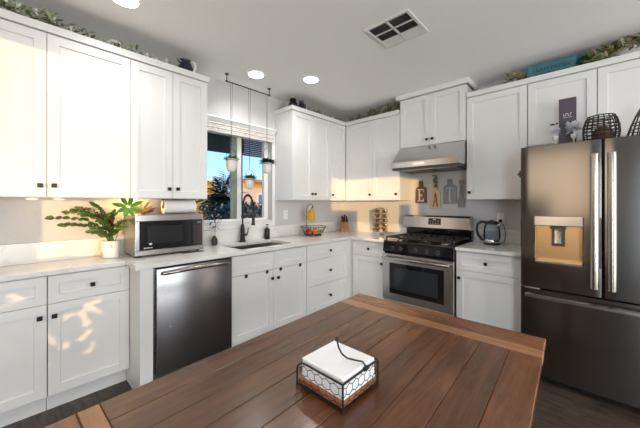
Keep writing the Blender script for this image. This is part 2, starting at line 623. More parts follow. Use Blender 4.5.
m = MB(); m.box((-0.15, YB - .15, -0.08), (XR + .15, 0.15, 0.0)); struct('floor', m, M['floor'])
m = MB(); m.box((-0.15, YB - .15, CEIL), (XR + .15, 0.15, CEIL + .1)); struct('ceiling', m, M['ceil'])
m = MB()
m.box((-0.15, YB - .15, 0), (0, WY0, CEIL)); m.box((-0.15, WY1, 0), (0, 0.15, CEIL))
m.box((-0.15, WY0, 0), (0, WY1, WZ0)); m.box((-0.15, WY0, WZ1), (0, WY1, CEIL))
struct('wall_left', m, M['wall'])
m = MB(); m.box((0, 0, 0), (XR + .15, 0.15, CEIL)); struct('wall_far', m, M['wall'])
# back wall; window openings shaped to cast the sun patches, another added for a lamp
m = MB()
y0, y1 = YB - .12, YB
def bw(x0, x1, z0, z1): m.box((x0, y0, z0), (x1, y1, z1))
bw(0, 1.15, 0, CEIL)
bw(1.15, 1.96, 0, 1.47)
bw(1.15, 2.84, 2.42, CEIL)
bw(1.96, 2.05, 0, 1.06); bw(2.05, 2.68, 0, .42); bw(2.05, 2.68, .99, 1.06); bw(2.68, 2.84, 0, 1.06)
bw(2.84, 4.05, 0, CEIL)
bw(4.05, 4.70, 2.15, CEIL)
bw(4.70, 4.76, 0, CEIL)
bw(4.76, 5.28, 1.15, 1.50)
bw(4.76, 6.53, 0, 1.15)
bw(4.76, 6.53, 1.93, CEIL)
bw(6.08, 6.13, 1.15, 1.60)
bw(6.34, 6.42, 1.15, 1.93)
bw(6.53, XR, 0, CEIL)
struct('wall_back', m, M['wallback'])
m = MB(); m.box((4.13, -7.15, -.08), (5.97, -7.0, 3.2)); struct('wall_sun_blocker', m, M['fence'])  # unseen screen added to keep the sun out of the lamp opening
m = MB(); m.box((-.15, -9, -.30), (9, YB - .16, -.09)); struct('floor_patio', m, M['fence'])
m = MB()
m.box((XR, YB, 0), (XR + .15, -4.6, CEIL)); m.box((XR, -1.2, 0), (XR + .15, 0, CEIL)); m.box((XR, -4.6, 2.25), (XR + .15, -1.2, CEIL))
struct('wall_right', m, M['wall'])

# kitchen window
FX = -0.10
wf = MB()
fz0, fz1, fy0, fy1 = WZ0 + .02, WZ1, WY0, WY1
t = 0.05
wf.box((FX - .03, fy0, fz0), (FX + .02, fy0 + t, fz1), .004)
wf.box((FX - .03, fy1 - t - .005, fz0), (FX + .02, fy1, fz1), .004)
wf.box((FX - .03, fy0 + t, fz0), (FX + .02, fy1 - t, fz0 + .028), .004)
wf.box((FX - .03, fy0 + t, fz1 - .040), (FX + .02, fy1 - t, fz1), .004)
wf.box((FX - .03, -1.80, fz0 + .028), (FX + .025, -1.745, fz1 - .040), .004)
win = bpy.data.objects.new('window_1', None); COL.objects.link(win); win.location = (FX, -1.85, WZ0)
win['kind'] = 'structure'; win['label'] = 'white vinyl kitchen window with two panes above the sink'
put('window_frame', wf, M['vinyl'], win)
m = MB(); m.box((FX - .022, -1.865, fz0 + .028), (FX + .012, -1.80, fz1 - .040), .003); put('sash', m, M['sash'], win)
m = MB(); m.box((FX - .022, -1.745, fz0 + .028), (FX + .012, -1.722, fz1 - .040), .003); put('sash', m, M['bronze'], win)
m = MB(); m.box((FX - .004, fy0 + t, fz0 + .028), (FX, -1.865, fz1 - .040)); put('pane', m, M['glass'], win)
m = MB(); m.box((FX - .004, -1.722, fz0 + .028), (FX, fy1 - t - .005, fz1 - .040)); put('pane', m, M['glass'], win)
m = MB(); m.box((FX + .021, fy0 + .001, WZ0 + .001), (0.012, fy1 - .001, WZ0 + .02), .003); put('sill', m, M['trimw'], win)
m = MB()
m.box((0.001, WY1, WZ0 - .05), (0.012, WY1 + .04, 2.187), .002)
m.box((0.001, WY0, WZ0 - .05), (0.012, WY1, WZ0 - .001), .002)
struct('trim_1', m, M['trimw'], 'flat white casing down the right side and under the kitchen window')
m = MB()
m.prism([(0.001, 2.188), (0.030, 2.188), (0.036, 2.195), (0.050, 2.218), (0.062, 2.224), (0.062, 2.242), (0.001, 2.242)], 'y', WY0 - .02, -1.345)
for f in m.bm.verts: pass
struct('trim_2', m, M['trimw'], 'white crown header board over the kitchen window')
# folded linen shade drawn up under the header
m = MB()
for k in range(5):
    z = 2.186 - .021 * k
    m.box((0.0125, WY0 + .01, z - .0205), (0.036 - .006 * (k % 2), WY1 + .012, z), .006)
sh = thing('roman_shade', (-0.04, -1.85, 2.10), 'pale grey linen shade folded up at the top of the kitchen window', 'window shade')
put('folded_fabric', m, M['tissue'], sh)

# ------------------------------------------------------------------ cabinets
def knob(parent, F, u, d, z, bar=False):
    mb = MB()
    p0, p1, p2 = F(u, d, z), F(u, d + .016, z), None
    mb.cyl(p0, p1, .006, seg=10)
    s = .0135
    fbox(mb, F, u - s, u + s, d + .016, d + .026, z - s, z + s, .002)
    return put('knob', mb, M['knob'], parent)


def door(parent, F, u0, u1, z0, z1, d, k=None, name='door', g=.0016):
    mb = MB().shaker(F, u0 + g, u1 - g, z0 + g, z1 - g, d)
    o = put(name, mb, M['cab'], parent)
    if k:
        knob(o, F, k[0], d + .020, k[1])
    return o


def upper(F, u0, u1, z0, z1, depth, doors, label, crown=True, end=None, bz=0.05, cout=0.014):
    """wall cabinet: doors is a list of (u0, u1, knob_u, knob_z)"""
    c = thing('wall_cabinet', F((u0 + u1) / 2, 0, z0), label, 'kitchen cabinet', 'white wall cabinets')
    mb = MB()
    fbox(mb, F, u0 + .0006, u1 - .0006, .002, depth, z0, z1)
    put('carcass', mb, M['cab'], c)
    for (a, b, ku, kz) in doors:
        door(c, F, a, b, z0 + .002, z1 - .004, depth + .001, (ku, kz) if ku is not None else None)
    return c


UZ0, UZ1, UD = 1.382, 2.432, 0.309
cab_labels = [
    ((-4.30, -3.395), [(-4.30, -3.848, -3.88, 1.455), (-3.848, -3.395, -3.427, 1.455)], 'white wall cabinet at the far left edge, first of the run over the plant counter'),
    ((-3.395, -2.937), [(-3.395, -2.937, -3.362, 1.457)], 'single-door white wall cabinet above the potted plant, knob at its lower left'),
    ((-2.937, -2.341), [(-2.937, -2.636, -2.668, 1.460), (-2.636, -2.341, -2.602, 1.462)], 'two-door white wall cabinet above the microwave, next to the window'),
]
UP = []
for (a, b), ds, lab in cab_labels:
    UP.append(upper(FW, a, b, UZ0, UZ1, UD, ds, lab))
UP.append(upper(FW, -1.325, -.656, UZ0, UZ1, UD, [(-1.325, -.985, -1.012, 1.460), (-.985, -.656, -.957, 1.460)], 'two-door white wall cabinet right of the window, above the fruit basket'))
UP.append(upper(FW, -.655, -.332, UZ0, UZ1, UD, [(-.655, -.334, -.622, 1.457)], 'narrow single-door white wall cabinet in the room corner above the knife block'))
UP.append(upper(FR, 0.003, 1.160, UZ0, UZ1, UD, [(.336, .775, .742, 1.458), (.775, 1.160, 1.120, 1.458)], 'two-door white wall cabinet left of the range hood, above the spice rack'))
UP.append(upper(FR, 1.164, 1.908, 2.000, 2.585, UD, [(1.166, 1.531, 1.500, 2.068), (1.531, 1.906, 1.562, 2.068)], 'short raised white cabinet above the range hood, touching the ceiling'))
UP.append(upper(FR, 1.912, 2.429, UZ0, UZ1, UD, [(1.914, 2.427, 1.944, 1.456)], 'single-door white wall cabinet above the electric kettle'))
UP.append(upper(FR, 2.432, 3.345, 1.86, UZ1, UD, [(2.432, 2.886, None, 0), (2.889, 3.343, None, 0)], 'short white wall cabinet above the refrigerator'))

# crown strips along the cabinet tops (one continuous moulding per run)
def crown(F, u0, u1, z0, z1, depth, label, ret=None):
    mb = MB()
    dd = depth + .020
    fbox(mb, F, u0, u1, dd - .022, dd + .016, z0, z1, .003)
    if ret is not None:       # returns at the free ends
        for (uu, s) in ret:
            fbox(mb, F, uu, uu + s * .018, .002, dd - .022, z0, z1, .002)
    o = put('crown_moulding', mb, M['cab'], None)
    tag(o, label, 'crown moulding', 'white crown mouldings on the wall cabinets')
    return o
crown(FW, -4.30, -2.330, UZ1, 2.482, UD, 'long white crown strip along the left cabinets, garland lying behind it', [(-2.348, 1)])
crown(FW, -1.343, -.345, UZ1, 2.482, UD, 'white crown strip from the window side to the room corner, navy jugs behind it', [(-1.343, 1)])
crown(FR, 0.345, 1.155, UZ1, 2.482, UD, 'white crown strip between the room corner and the raised hood cabinet')
crown(FR, 1.915, 3.345, UZ1, 2.482, UD, 'white crown strip right of the hood cabinet, teal box standing behind it')
crown(FR, 1.130, 1.942, 2.585, CEIL - .001, UD + .02, 'white crown strip against the ceiling on the raised hood cabinet', [(1.130, 1), (1.924, 1)])

# ---- base cabinets
BD = 0.598            # carcass depth; door fronts end at .619
def base(F, u0, u1, depth, fronts, label, zt=CT - .032, toe=.07):
    c = thing('base_cabinet', F((u0 + u1) / 2, 0, 0), label, 'kitchen cabinet', 'white base cabinets')
    mb = MB()
    fbox(mb, F, u0 + .0006, u1 - .0006, .003, depth, .115, zt)
    put('carcass', mb, M['cab'], c)
    mb = MB()
    fbox(mb, F, u0 + .0006, u1 - .0006, .003, depth - toe, .0005, .1145)
    put('toe_kick', mb, M['cab'], c)
    for (kind, a, b, z0, z1, ku, kz) in fronts:
        door(c, F, a, b, z0, z1, depth + .001, (ku, kz) if ku is not None else None, kind)
    return c

LD = 0.349
ZD0, ZDS, ZT = .128, .708, CT - .040
base(FW, -4.30, -3.8525, LD, [('drawer', -4.30, -3.8525, ZDS, ZT, -4.07, .795), ('door', -4.30, -3.8525, ZD0, ZDS, -3.89, .634)], 'leftmost white base cabinet, cut off by the left edge')
base(FW, -3.850, -3.396, LD, [('drawer', -3.850, -3.396, ZDS, ZT, -3.63, .795), ('door', -3.850, -3.396, ZD0, ZDS, -3.431, .634)], 'white base cabinet at the left edge with dappled sunlight on its door')
base(FW, -3.394, -2.954, LD, [('drawer', -3.394, -2.954, ZDS, ZT, -3.172, .794), ('door', -3.394, -2.954, ZD0, ZDS, -3.363, .632)], 'white base cabinet under the potted plant, next to the dishwasher panel')
base(FW, -2.268, -1.375, BD, [('drawer', -2.266, -1.818, ZDS, ZT, None, 0), ('drawer', -1.818, -1.377, ZDS, ZT, None, 0),
     ('door', -2.266, -1.818, ZD0, ZDS, -1.845, .627), ('door', -1.818, -1.377, ZD0, ZDS, -1.775, .622)], 'white sink base cabinet right of the dishwasher, two doors below blank panels', zt=.66)
base(FW, -1.373, -.652, BD, [('drawer', -1.371, -.665, .714, ZT, -1.000, .796), ('drawer', -1.371, -.665, .426, .714, -1.000, .567), ('drawer', -1.371, -.665, ZD0, .426, -1.000, .275)], 'white base cabinet with three stacked drawers below the fruit basket')
base(FR, .652, 1.128, BD, [('drawer', .662, 1.126, ZDS, ZT, .912, .800), ('door', .662, 1.126, ZD0, ZDS, 1.092, .645)], 'white base cabinet between the room corner and the range')
base(FR, 1.902, 2.436, BD, [('drawer', 1.904, 2.434, ZDS, ZT, 2.161, .797), ('door', 1.904, 2.434, ZD0, ZDS, 1.934, .635)], 'white base cabinet between the range and the refrigerator')
# blind corner filler
cf = thing('corner_filler', (.3, -.3, 0), 'narrow white filler post in the inner corner of the base cabinets', 'cabinet filler')
m = MB(); m.prism([(.003, -.003), (.003, -.651), (.612, -.651), (.612, -.612), (.651, -.612), (.651, -.003)], 'z', .0005, CT - .032)
put('carcass', m, M['cab'], cf)
# tall end panel left of the dishwasher
ep = thing('end_panel', (.31, -2.92, 0), 'thick white vertical panel standing left of the dishwasher', 'cabinet panel')
m = MB(); m.box((.003, -2.952, .0005), (.622, -2.872, CT - .032), .002)
put('panel', m, M['cab'], ep)

# ---- countertops
SX0, SX1, SY0, SY1 = .155, .545, -2.13, -1.50       # sink cut-out
ct = thing('countertop', (.32, -2, CT - .03), 'white veined quartz worktop along the window wall, turning the corner to the range', 'countertop')
m = MB()
z0, z1 = CT - .030, CT
m.box((.002, -4.30, z0), (.395, -2.985, z1), .003)
m.prism([(.002, -2.985), (.395, -2.985), (.646, -2.985), (.646, SY0), (.002, SY0)], 'z', z0, z1)
m.box((.002, SY0, z0), (SX0, SY1, z1)); m.box((SX1, SY0, z0), (.646, SY1, z1))
m.prism([(.002, SY1), (.646, SY1), (.646, -.646), (1.129, -.646), (1.129, -.002), (.002, -.002)], 'z', z0, z1)
put('worktop', m, M['quartz'], ct)
m = MB(); m.box((.002, -4.30, CT + .0005), (.022, -.022, CT + .150 if False else 1.068), .002); put('backsplash', m, M['quartz'], ct)
m = MB(); m.box((.022, -.022, CT + .0005), (1.129, -.002, 1.068), .002); put('backsplash', m, M['quartz'], ct)
ct2 = thing('countertop', (2.17, -.32, CT - .03), 'short white quartz worktop between the range and the refrigerator', 'countertop')
m = MB(); m.box((1.903, -.646, z0), (2.440, -.002, z1), .003); put('worktop', m, M['quartz'], ct2)
m = MB(); m.box((1.903, -.022, CT + .0005), (2.440, -.002, 1.068), .002); put('backsplash', m, M['quartz'], ct2)

# ---- sink
sk = thing('kitchen_sink', (.35, -1.81, CT - .22), 'grey steel undermount sink set into the worktop below the window', 'sink')
m = MB()
def ringz(a, b, c, d, z): return m.verts([(a, c, z), (b, c, z), (b, d, z), (a, d, z)])
r_ = [ringz(SX0 - .012, SX1 + .012, SY0 - .012, SY1 + .012, CT - .032), ringz(SX0, SX1, SY0, SY1, CT - .032),
      ringz(SX0 + .008, SX1 - .008, SY0 + .008, SY1 - .008, CT - .21), ringz(SX0 + .03, SX1 - .03, SY0 + .03, SY1 - .03, CT - .225)]
for a, b in zip(r_, r_[1:]):
    for k in range(4): m.face([a[k], a[(k + 1) % 4], b[(k + 1) % 4], b[k]])
m.face(r_[-1])
o = put('basin', m, M['sink'], sk)
m = MB(); m.cyl((.30, -1.81, CT - .2245), (.30, -1.81, CT - .218), .045, .04, 20); put('drain', m, M['chrome'], sk)

# ---- outlets
def outlet(name, F, u, z, label):
    o = thing(name, F(u, 0, z), label, 'wall outlet')
    mb = MB(); fbox(mb, F, u - .036, u + .036, .001, .007, z - .058, z + .058, .003); put('cover_plate', mb, M['plastic'], o)
    for s in (-1, 1):
        mb = MB(); fbox(mb, F, u - .016, u + .016, .007, .0095, z + s * .026 - .014, z + s * .026 + .014, .002)
        q = put('socket', mb, M['plastic'], o)
        mb = MB()
        for k in (-1, 1):
            fbox(mb, F, u + k * .006 - .0012, u + k * .006 + .0012, .0095, .0100, z + s * .026 - .004, z + s * .026 + .005)
        put('slot', mb, M['greyplastic'], q)
    return o
outlet('wall_outlet', FW, -1.154, 1.200, 'white double outlet on the grey wall right of the window')
outlet('wall_outlet', FR, 2.155, 1.185, 'white double outlet above the electric kettle')

# ---- ceiling lights and vent
def downlight(x, y, label, power):
    o = thing('recessed_ceiling_light', (x, y, CEIL), label, 'ceiling light', 'recessed ceiling lights')
    mb = MB(); mb.lathe([(.088, -.0005), (.090, -.005), (.077, -.008), (.073, -.004)], (x, y, CEIL), 36, cap=False); put('trim_ring', mb, M['trimw'], o, smooth=True)
    mb = MB(); mb.lathe([(.0725, -.0015), (.0725, -.006)], (x, y, CEIL), 36); put('diffuser', mb, M['lamp'], o)
    d = bpy.data.lights.new('downlight_beam', 'SPOT')
    d.energy = power; d.spot_size = R(150); d.spot_blend = 0.9; d.shadow_soft_size = .06; d.color = (1.0, .97, .93)
    l = bpy.data.objects.new('downlight_beam', d); COL.objects.link(l); l.location = (0, 0, -.02); l.parent = o
P = 16
downlight(.396, -1.869, 'round recessed ceiling light nearest the window, lit', P)
downlight(.716, -1.407, 'round recessed ceiling light between the window and the ceiling vent, lit', P)
downlight(.697, -3.056, 'recessed ceiling light at the top edge, above the left cabinets', P)
downlight(2.9, -1.9, 'recessed ceiling light over the table beyond the top of the picture', P)
downlight(2.3, -3.6, 'recessed ceiling light behind the camera position', P)

vt = thing('ceiling_vent', (1.79, -1.575, CEIL), 'white square air vent with louvres set in the ceiling', 'air vent')
vx0, vx1, vy0, vy1 = 1.615, 1.965, -1.745, -1.405
m = MB()
fr = .022
m.box((vx0, vy0, CEIL - .010), (vx1, vy0 + fr, CEIL - .0005), .002); m.box((vx0, vy1 - fr, CEIL - .010), (vx1, vy1, CEIL - .0005), .002)
m.box((vx0, vy0 + fr, CEIL - .010), (vx0 + fr, vy1 - fr, CEIL - .0005), .002); m.box((vx1 - fr, vy0 + fr, CEIL - .010), (vx1, vy1 - fr, CEIL - .0005), .002)
mx = (vx0 + vx1) / 2
m.box((mx - .008, vy0 + fr, CEIL - .009), (mx + .008, vy1 - fr, CEIL - .0015), .001)
for yy in (vy0 + .125, vy0 + .225):
    m.box((vx0 + fr, yy - .006, CEIL - .009), (vx1 - fr, yy + .006, CEIL - .0015), .001)
put('frame', m, M['blade'], vt)
m = MB(); m.box((vx0 + fr, vy0 + fr, CEIL - .0012), (vx1 - fr, vy1 - fr, CEIL - .0004)); put('duct_opening', m, M['ventdark'], vt)
m = MB()
def vane(x0, x1, y, tilt):
    a, b = y - .006, y + .006
    dz = .0075
    if tilt < 0: p = [(x0, a, CEIL - .0015), (x1, a, CEIL - .0015), (x1, b, CEIL - .0015 - dz), (x0, b, CEIL - .0015 - dz)]
    else: p = [(x0, a, CEIL - .0015 - dz), (x1, a, CEIL - .0015 - dz), (x1, b, CEIL - .0015), (x0, b, CEIL - .0015)]
    m.face(m.verts(p))
    m.face(m.verts([(q[0], q[1], q[2] - .0008) for q in p])[::-1])
for xa, xb in ((vx0 + fr, mx - .008), (mx + .008, vx1 - fr)):
    n = 20
    for i in range(n):
        y = vy0 + fr + .012 + i * (vy1 - vy0 - 2 * fr - .02) / (n - 1)
        vane(xa, xb, y, -1 if (y > vy0 + .225) else 1)
o = put('louvres', m, M['blade'], vt, fixn=False)

# ------------------------------------------------------------------ dishwasher
dw = thing('dishwasher', (.3, -2.57, 0), 'dark stainless dishwasher between the white panel and the sink cabinet', 'dishwasher')
ya, yb = -2.868, -2.271
m = MB(); m.box((.03, ya, .02), (.585, yb, CT - .034)); put('tub', m, M['greyplastic'], dw)
m = MB(); m.box((.588, ya + .012, .125), (.640, yb - .004, CT - .045), .006); put('door', m, M['darkdw'], dw, smooth=True)
m = MB(); m.box((.588, ya + .0015, .115), (.600, ya + .0110, CT - .045), .001); put('edge_trim', m, M['steelv'], dw)
m = MB(); m.box((.50, ya + .002, .002), (.560, yb - .002, .112)); put('kick_plate', m, M['blackglossy'], dw)
m = MB()
pts = [(.640, ya + .05, .845), (.660, ya + .055, .848), (.678, ya + .09, .852)] + [(.682, ya + .09 + (yb - ya - .17) * i / 6, .853 + .004 * math.sin(math.pi * i / 6)) for i in range(1, 6)] + [(.678, yb - .08, .852), (.660, yb - .045, .848), (.640, yb - .04, .845)]
m.tube(pts, .014, 12); put('handle', m, M['handle'], dw, smooth=True)

# ------------------------------------------------------------------ range
rg = thing('gas_range', (1.515, -.33, 0), 'stainless gas range with black cooktop under the hood', 'range')
xa, xb = 1.135, 1.897
m = MB(); m.box((xa, -.635, .03), (xb, -.03, .905), .003); put('body', m, M['blackglossy'], rg)
m = MB(); m.box((xa, -.660, .905), (xb, -.10, .925), .005); put('cooktop', m, M['blackglossy'], rg)
# slanted black control fascia
m = MB()
m.prism([(-.636, .795), (-.655, .795), (-.676, .815), (-.664, .905), (-.636, .905)], 'x', xa, xb)
fc = put('control_panel', m, M['blackglass'], rg)
for i, ku in enumerate((1.255, 1.350, 1.520, 1.640, 1.750)):
    mb = MB()
    c = Vector((ku, -.670, .852)); nrm = Vector((0, -.97, .24)).normalized()
    mb.cyl(c, c + nrm * .008, .024, .023, 20); mb.cyl(c + nrm * .008, c + nrm * .032, .019, .016, 20)
    kk = put('knob', mb, M['greyplastic'], rg, smooth=True)
    mb = MB(); mb.cyl(c + nrm * .0322, c + nrm * .0335, .012, .012, 16); put('knob_cap', mb, M['black'], kk)
# oven door
m = MB()
dz0, dz1 = .285, .785
wx0, wx1, wz0, wz1 = xa + .085, xb - .085, .355, .690
for a in (((xa, dz0), (xb, wz0)), ((xa, wz1), (xb, dz1)), ((xa, wz0), (wx0, wz1)), ((wx1, wz0), (xb, wz1))):
    m.box((a[0][0], -.680, a[0][1]), (a[1][0], -.637, a[1][1]))
od = put('oven_door', m, M['steel'], rg)
m = MB(); m.box((wx0, -.679, wz0), (wx1, -.640, wz1), .002); put('door_window', m, M['blackglass'], od)
m = MB(); m.box((wx0 + .06, -.6795, wz0 + .05), (wx1 - .06, -.6791, wz1 - .05)); put('viewing_pane', m, mat('oven_pane_tint', (.022, .026, .032), .08), od)
m = MB(); hz = .745
m.box((xa + .02, -.742, hz - .015), (xb - .02, -.722, hz + .015), .008)
for hx in (xa + .05, xb - .05): m.box((hx - .012, -.724, hz - .010), (hx + .012, -.680, hz + .010), .003)
put('door_handle', m, M['steelv'], od, smooth=True)
m = MB(); m.box((xa, -.676, .060), (xb, -.637, .279), .006); put('storage_drawer', m, M['steel'], rg)
m = MB()
for hx in (xa + .05, xb - .05):
    for hy in (-.58, -.08): m.cyl((hx, hy, .0005), (hx, hy, .03), .018, seg=12)
put('feet', m, M['black'], rg)
# backguard
m = MB(); m.box((xa, -.100, .905), (xb, -.032, 1.045), .002); put('back_riser', m, M['blackglass'], rg)
m = MB()
m.prism([(-.032, 1.046), (-.165, 1.046), (-.178, 1.056), (-.160, 1.180), (-.140, 1.200), (-.032, 1.200)], 'x', xa - .012, xb + .004)
bmesh.ops.bevel(m.bm, geom=[e for e in m.bm.edges if abs(e.verts[0].co.x - e.verts[1].co.x) < 1e-5], offset=.006, segments=2, affect='EDGES')
bg = put('backguard', m, M['steelv'], rg)
m = MB(); m.prism([(-.1745, 1.095), (-.1765, 1.095), (-.1650, 1.170), (-.1630, 1.170)], 'x', 1.445, 1.590)
dsp = put('display', m, M['blackglass'], bg)
m = MB()
for i in range(4):
    for j in range(2):
        m.box((1.466 + i * .030, -.1762 + j * .0043, 1.108 + j * .028), (1.476 + i * .030, -.1752 + j * .0043, 1.111 + j * .028))
m.box((1.500, -.1680, 1.152), (1.530, -.1668, 1.158))
put('display_marks', m, M['mark'], dsp)
# grates and burners
def burner(cx, cy, r):
    mb = MB(); mb.lathe([(r, .9255), (r * .95, .934), (r * .6, .938)], (cx, cy, 0), 24); b = put('burner', mb, M['steel'], rg)
    mb = MB(); mb.lathe([(r * .72, .9385), (r * .75, .946), (r * .6, .949)], (cx, cy, 0), 24); put('burner_cap', mb, M['iron'], b)
for cx, cy, r in ((1.265, -.50, .045), (1.265, -.24, .038), (1.765, -.50, .048), (1.765, -.24, .038), (1.515, -.37, .05)):
    burner(cx, cy, r)
for gx0, gx1 in ((1.150, 1.390), (1.395, 1.635), (1.640, 1.882)):
    mb = MB()
    gy0, gy1, gz = -.625, -.125, .965
    b_ = .006
    for yy in (gy0, (gy0 + gy1) / 2, gy1): mb.box((gx0, yy - b_, gz - .008), (gx1, yy + b_, gz + .006), .002)
    for xx in (gx0 + b_, gx1 - b_): mb.box((xx - b_, gy0, gz - .008), (xx + b_, gy1, gz + .006), .002)
    cxm = (gx0 + gx1) / 2
    for cy in ((gy0 * 3 + gy1) / 4, (gy0 + gy1 * 3) / 4):
        for an in range(8):
            if an % 2 == 0 or True:
                a = an * math.pi / 4
                dx, dy = math.cos(a), math.sin(a)
                L = min((gx1 - gx0) / 2 / max(abs(dx), 1e-3), (gy1 - gy0) / 4 / max(abs(dy), 1e-3))
                mb.tube([(cxm + dx * .035, cy + dy * .035, gz + .002), (cxm + dx * L, cy + dy * L, gz + .002)], .005, 6)
    for xx in (gx0 + b_, gx1 - b_):
        for yy in (gy0, gy1): mb.box((xx - b_, yy - b_, .9255), (xx + b_, yy + b_, gz), .001)
    put('grate', mb, M['iron'], rg)

# ------------------------------------------------------------------ range hood
hd = thing('range_hood', (1.53, -.25, 1.72), 'stainless slanted range hood under the raised white cabinet', 'range hood')
m = MB()
hx0, hx1 = 1.168, 1.908
hy = -.545
prof = [(-.003, 1.745), (-.003, 1.996), (-.338, 1.996), (hy, 1.806), (hy, 1.745)]
m.prism(prof, 'x', hx0, hx1)
put('canopy', m, M['steel'], hd)
m = MB(); m.prism([(-.003, 1.722), (hy + .010, 1.722), (hy + .010, 1.7445), (-.003, 1.7445)], 'x', hx0 + .008, hx1 - .008); put('underside', m, M['greyplastic'], hd)
m = MB()
for a, b in ((hx0 + .05, 1.515), (1.535, hx1 - .05)):
    for i in range(14):
        x = a + (b - a) * i / 13
        m.box((x - .004, hy + .06, 1.716), (x + .004, -.08, 1.7215))
    m.box((a - .01, hy + .05, 1.714), (b + .01, hy + .06, 1.7215)); m.box((a - .01, -.08, 1.714), (b + .01, -.07, 1.7215))
put('filter', m, M['steelv'], hd)
m = MB(); m.box((hx0 + .05, hy - .0025, 1.768), (hx0 + .16, hy - .0002, 1.780)); m.box((1.42, hy - .0025, 1.766), (1.56, hy - .0002, 1.784)); put('button_strip', m, M['chrome'], hd)

# ------------------------------------------------------------------ refrigerator
fg = thing('refrigerator', (2.905, -.45, 0), 'dark stainless french-door refrigerator with a lower freezer drawer, right edge', 'refrigerator')
fx0, fx1 = 2.452, 3.362
m = MB(); m.box((fx0 + .004, -.745, .02), (fx1 - .004, -.03, 1.765), .004); put('cabinet_body', m, M['greyplastic'], fg)
def fridge_y(x):
    c = (fx0 + fx1) / 2
    return -.855 + .011 * ((x - c) / ((fx1 - fx0) / 2)) ** 2
def bowed(x0, x1, z0, z1, back=-.750, hole=None):
    """door slab with a gently bowed front and rounded side edges"""
    mb = MB()
    n = 14
    poly = [(x0, back)]
    rr = .012
    xs = [x0 + (x1 - x0) * i / n for i in range(n + 1)]
    poly.append((x0, fridge_y(x0) + rr))
    for i, x in enumerate(xs):
        y = fridge_y(x)
        if i == 0: poly.append((x0 + .004, y + .003)); continue
        if i == n: poly.append((x1 - .004, y + .003)); continue
        poly.append((x, y))
    poly.append((x1, fridge_y(x1) + rr)); poly.append((x1, back))
    mb.prism(poly, 'z', z0, z1)
    return mb
gap = 2.9105
# left door with dispenser niche: built from slabs around the niche
nx0, nx1, nz0, nz1 = 2.545, 2.808, .905, 1.245
ld = put('door', bowed(fx0, gap - .004, nz1, 1.772), M['dark'], fg, smooth=True); ld['label'] = 'left refrigerator door with the water dispenser'
for (a, b, c_, d_) in ((fx0, gap - .004, .712, nz0), (fx0, nx0, nz0, nz1), (nx1, gap - .004, nz0, nz1)):
    q = bowed(a, b, c_, d_)
    o_ = put('door_panel', q, M['dark'], ld, smooth=True)
m = MB()
fyd = fridge_y(2.68)
m.box((nx0 + .001, -.790, nz0 + .001), (nx1 - .001, -.752, nz1 - .001)); dn = put('dispenser_niche', m, steel_mat('niche_sunset_steel', (.62, .40, .20), .30, (2, 2, 30), .02), ld)  # golden tint paints the sunset reflection into the steel colour
m = MB(); m.box((nx0 - .004, fyd - .010, 1.178), (nx1 + .004, -.792, nz1 + .004), .004); put('dispenser_panel', m, M['steelv'], ld)
m = MB(); m.box((nx0 + .001, fyd - .004, nz0 - .003), (nx1 - .001, -.792, nz0 + .014), .002); put('drip_tray', m, M['steelv'], ld)
m = MB()
m.box((2.632, -.842, 1.155), (2.722, -.792, 1.1775), .003)
m.box((2.640, -.822, 1.040), (2.652, -.792, 1.155), .002); m.box((2.702, -.822, 1.040), (2.714, -.792, 1.155), .002)
m.box((2.640, -.828, 1.030), (2.714, -.800, 1.044), .002)
put('dispenser_cradle', m, M['greyplastic'], ld)
m = MB(); m.box((2.655, -.818, 1.046), (2.699, -.792, 1.150), .004); put('dispenser_paddle', m, M['chrome'], ld)
rd = put('door', bowed(gap + .004, fx1, .712, 1.772), M['dark'], fg, smooth=True); rd['label'] = 'plain right refrigerator door'
fz = put('freezer_drawer', bowed(fx0, fx1, .060, .700), M['dark'], fg, smooth=True)
def vhandle(x, par):
    mb = MB()
    y = fridge_y(x)
    mb.prism([(x - .022, y - .046), (x - .017, y - .056), (x - .006, y - .062), (x + .006, y - .062), (x + .017, y - .056), (x + .022, y - .046), (x + .018, y - .040), (x - .018, y - .040)], 'z', .775, 1.672)
    for z in (.80, 1.645): mb.box((x - .012, y - .042, z - .018), (x + .012, y + .004, z + .018), .003)
    put('handle', mb, M['handle'], par, smooth=True)
vhandle(2.868, ld); vhandle(2.950, rd)
m = MB()
pts = []
n = 16
for i in range(n + 1):
    x = fx0 + .035 + (fx1 - fx0 - .07) * i / n
    pts.append((x, fridge_y(x) - .040, .655))
for i in range(n):
    a, b = pts[i], pts[i + 1]
    sec = lambda p: [(p[0], p[1] - .010, p[2] - .010), (p[0], p[1] - .010, p[2] + .008), (p[0], p[1] + .004, p[2] + .016), (p[0], p[1] + .010, p[2] - .010)]
    va, vb = m.verts(sec(a)), m.verts(sec(b))
    for k in range(4): m.face([va[k], va[(k + 1) % 4], vb[(k + 1) % 4], vb[k]])
    if i == 0: m.face(va)
    if i == n - 1: m.face(vb[::-1])
bmesh.ops.remove_doubles(m.bm, verts=m.bm.verts[:], dist=1e-5)
for x in (fx0 + .05, fx1 - .05): m.box((x - .012, fridge_y(x) - .036, .645), (x + .012, fridge_y(x) + .004, .665), .003)
put('drawer_handle', m, M['steelv'], fz)
m = MB(); m.box((fx0 + .01, -.760, .003), (fx1 - .01, -.700, .056)); put('base_grille', m, M['black'], fg)
m = MB(); m.box((fx0 + .02, fridge_y(fx0) + .012, .7005), (fx0 + .12, -.76, .7115), .001); put('hinge_cover', m, M['steelv'], fg)
# small brown magnet clip on its left side
mg = thing('magnet_clip', (2.445, -.80, 1.57), 'small brown clip on the left side of the refrigerator', 'magnet')
m = MB(); m.box((2.4405, -.820, 1.545), (2.4528, -.785, 1.600), .004); m.box((2.430, -.815, 1.560), (2.4410, -.790, 1.585), .004); put('clip', m, M['twig'], mg)

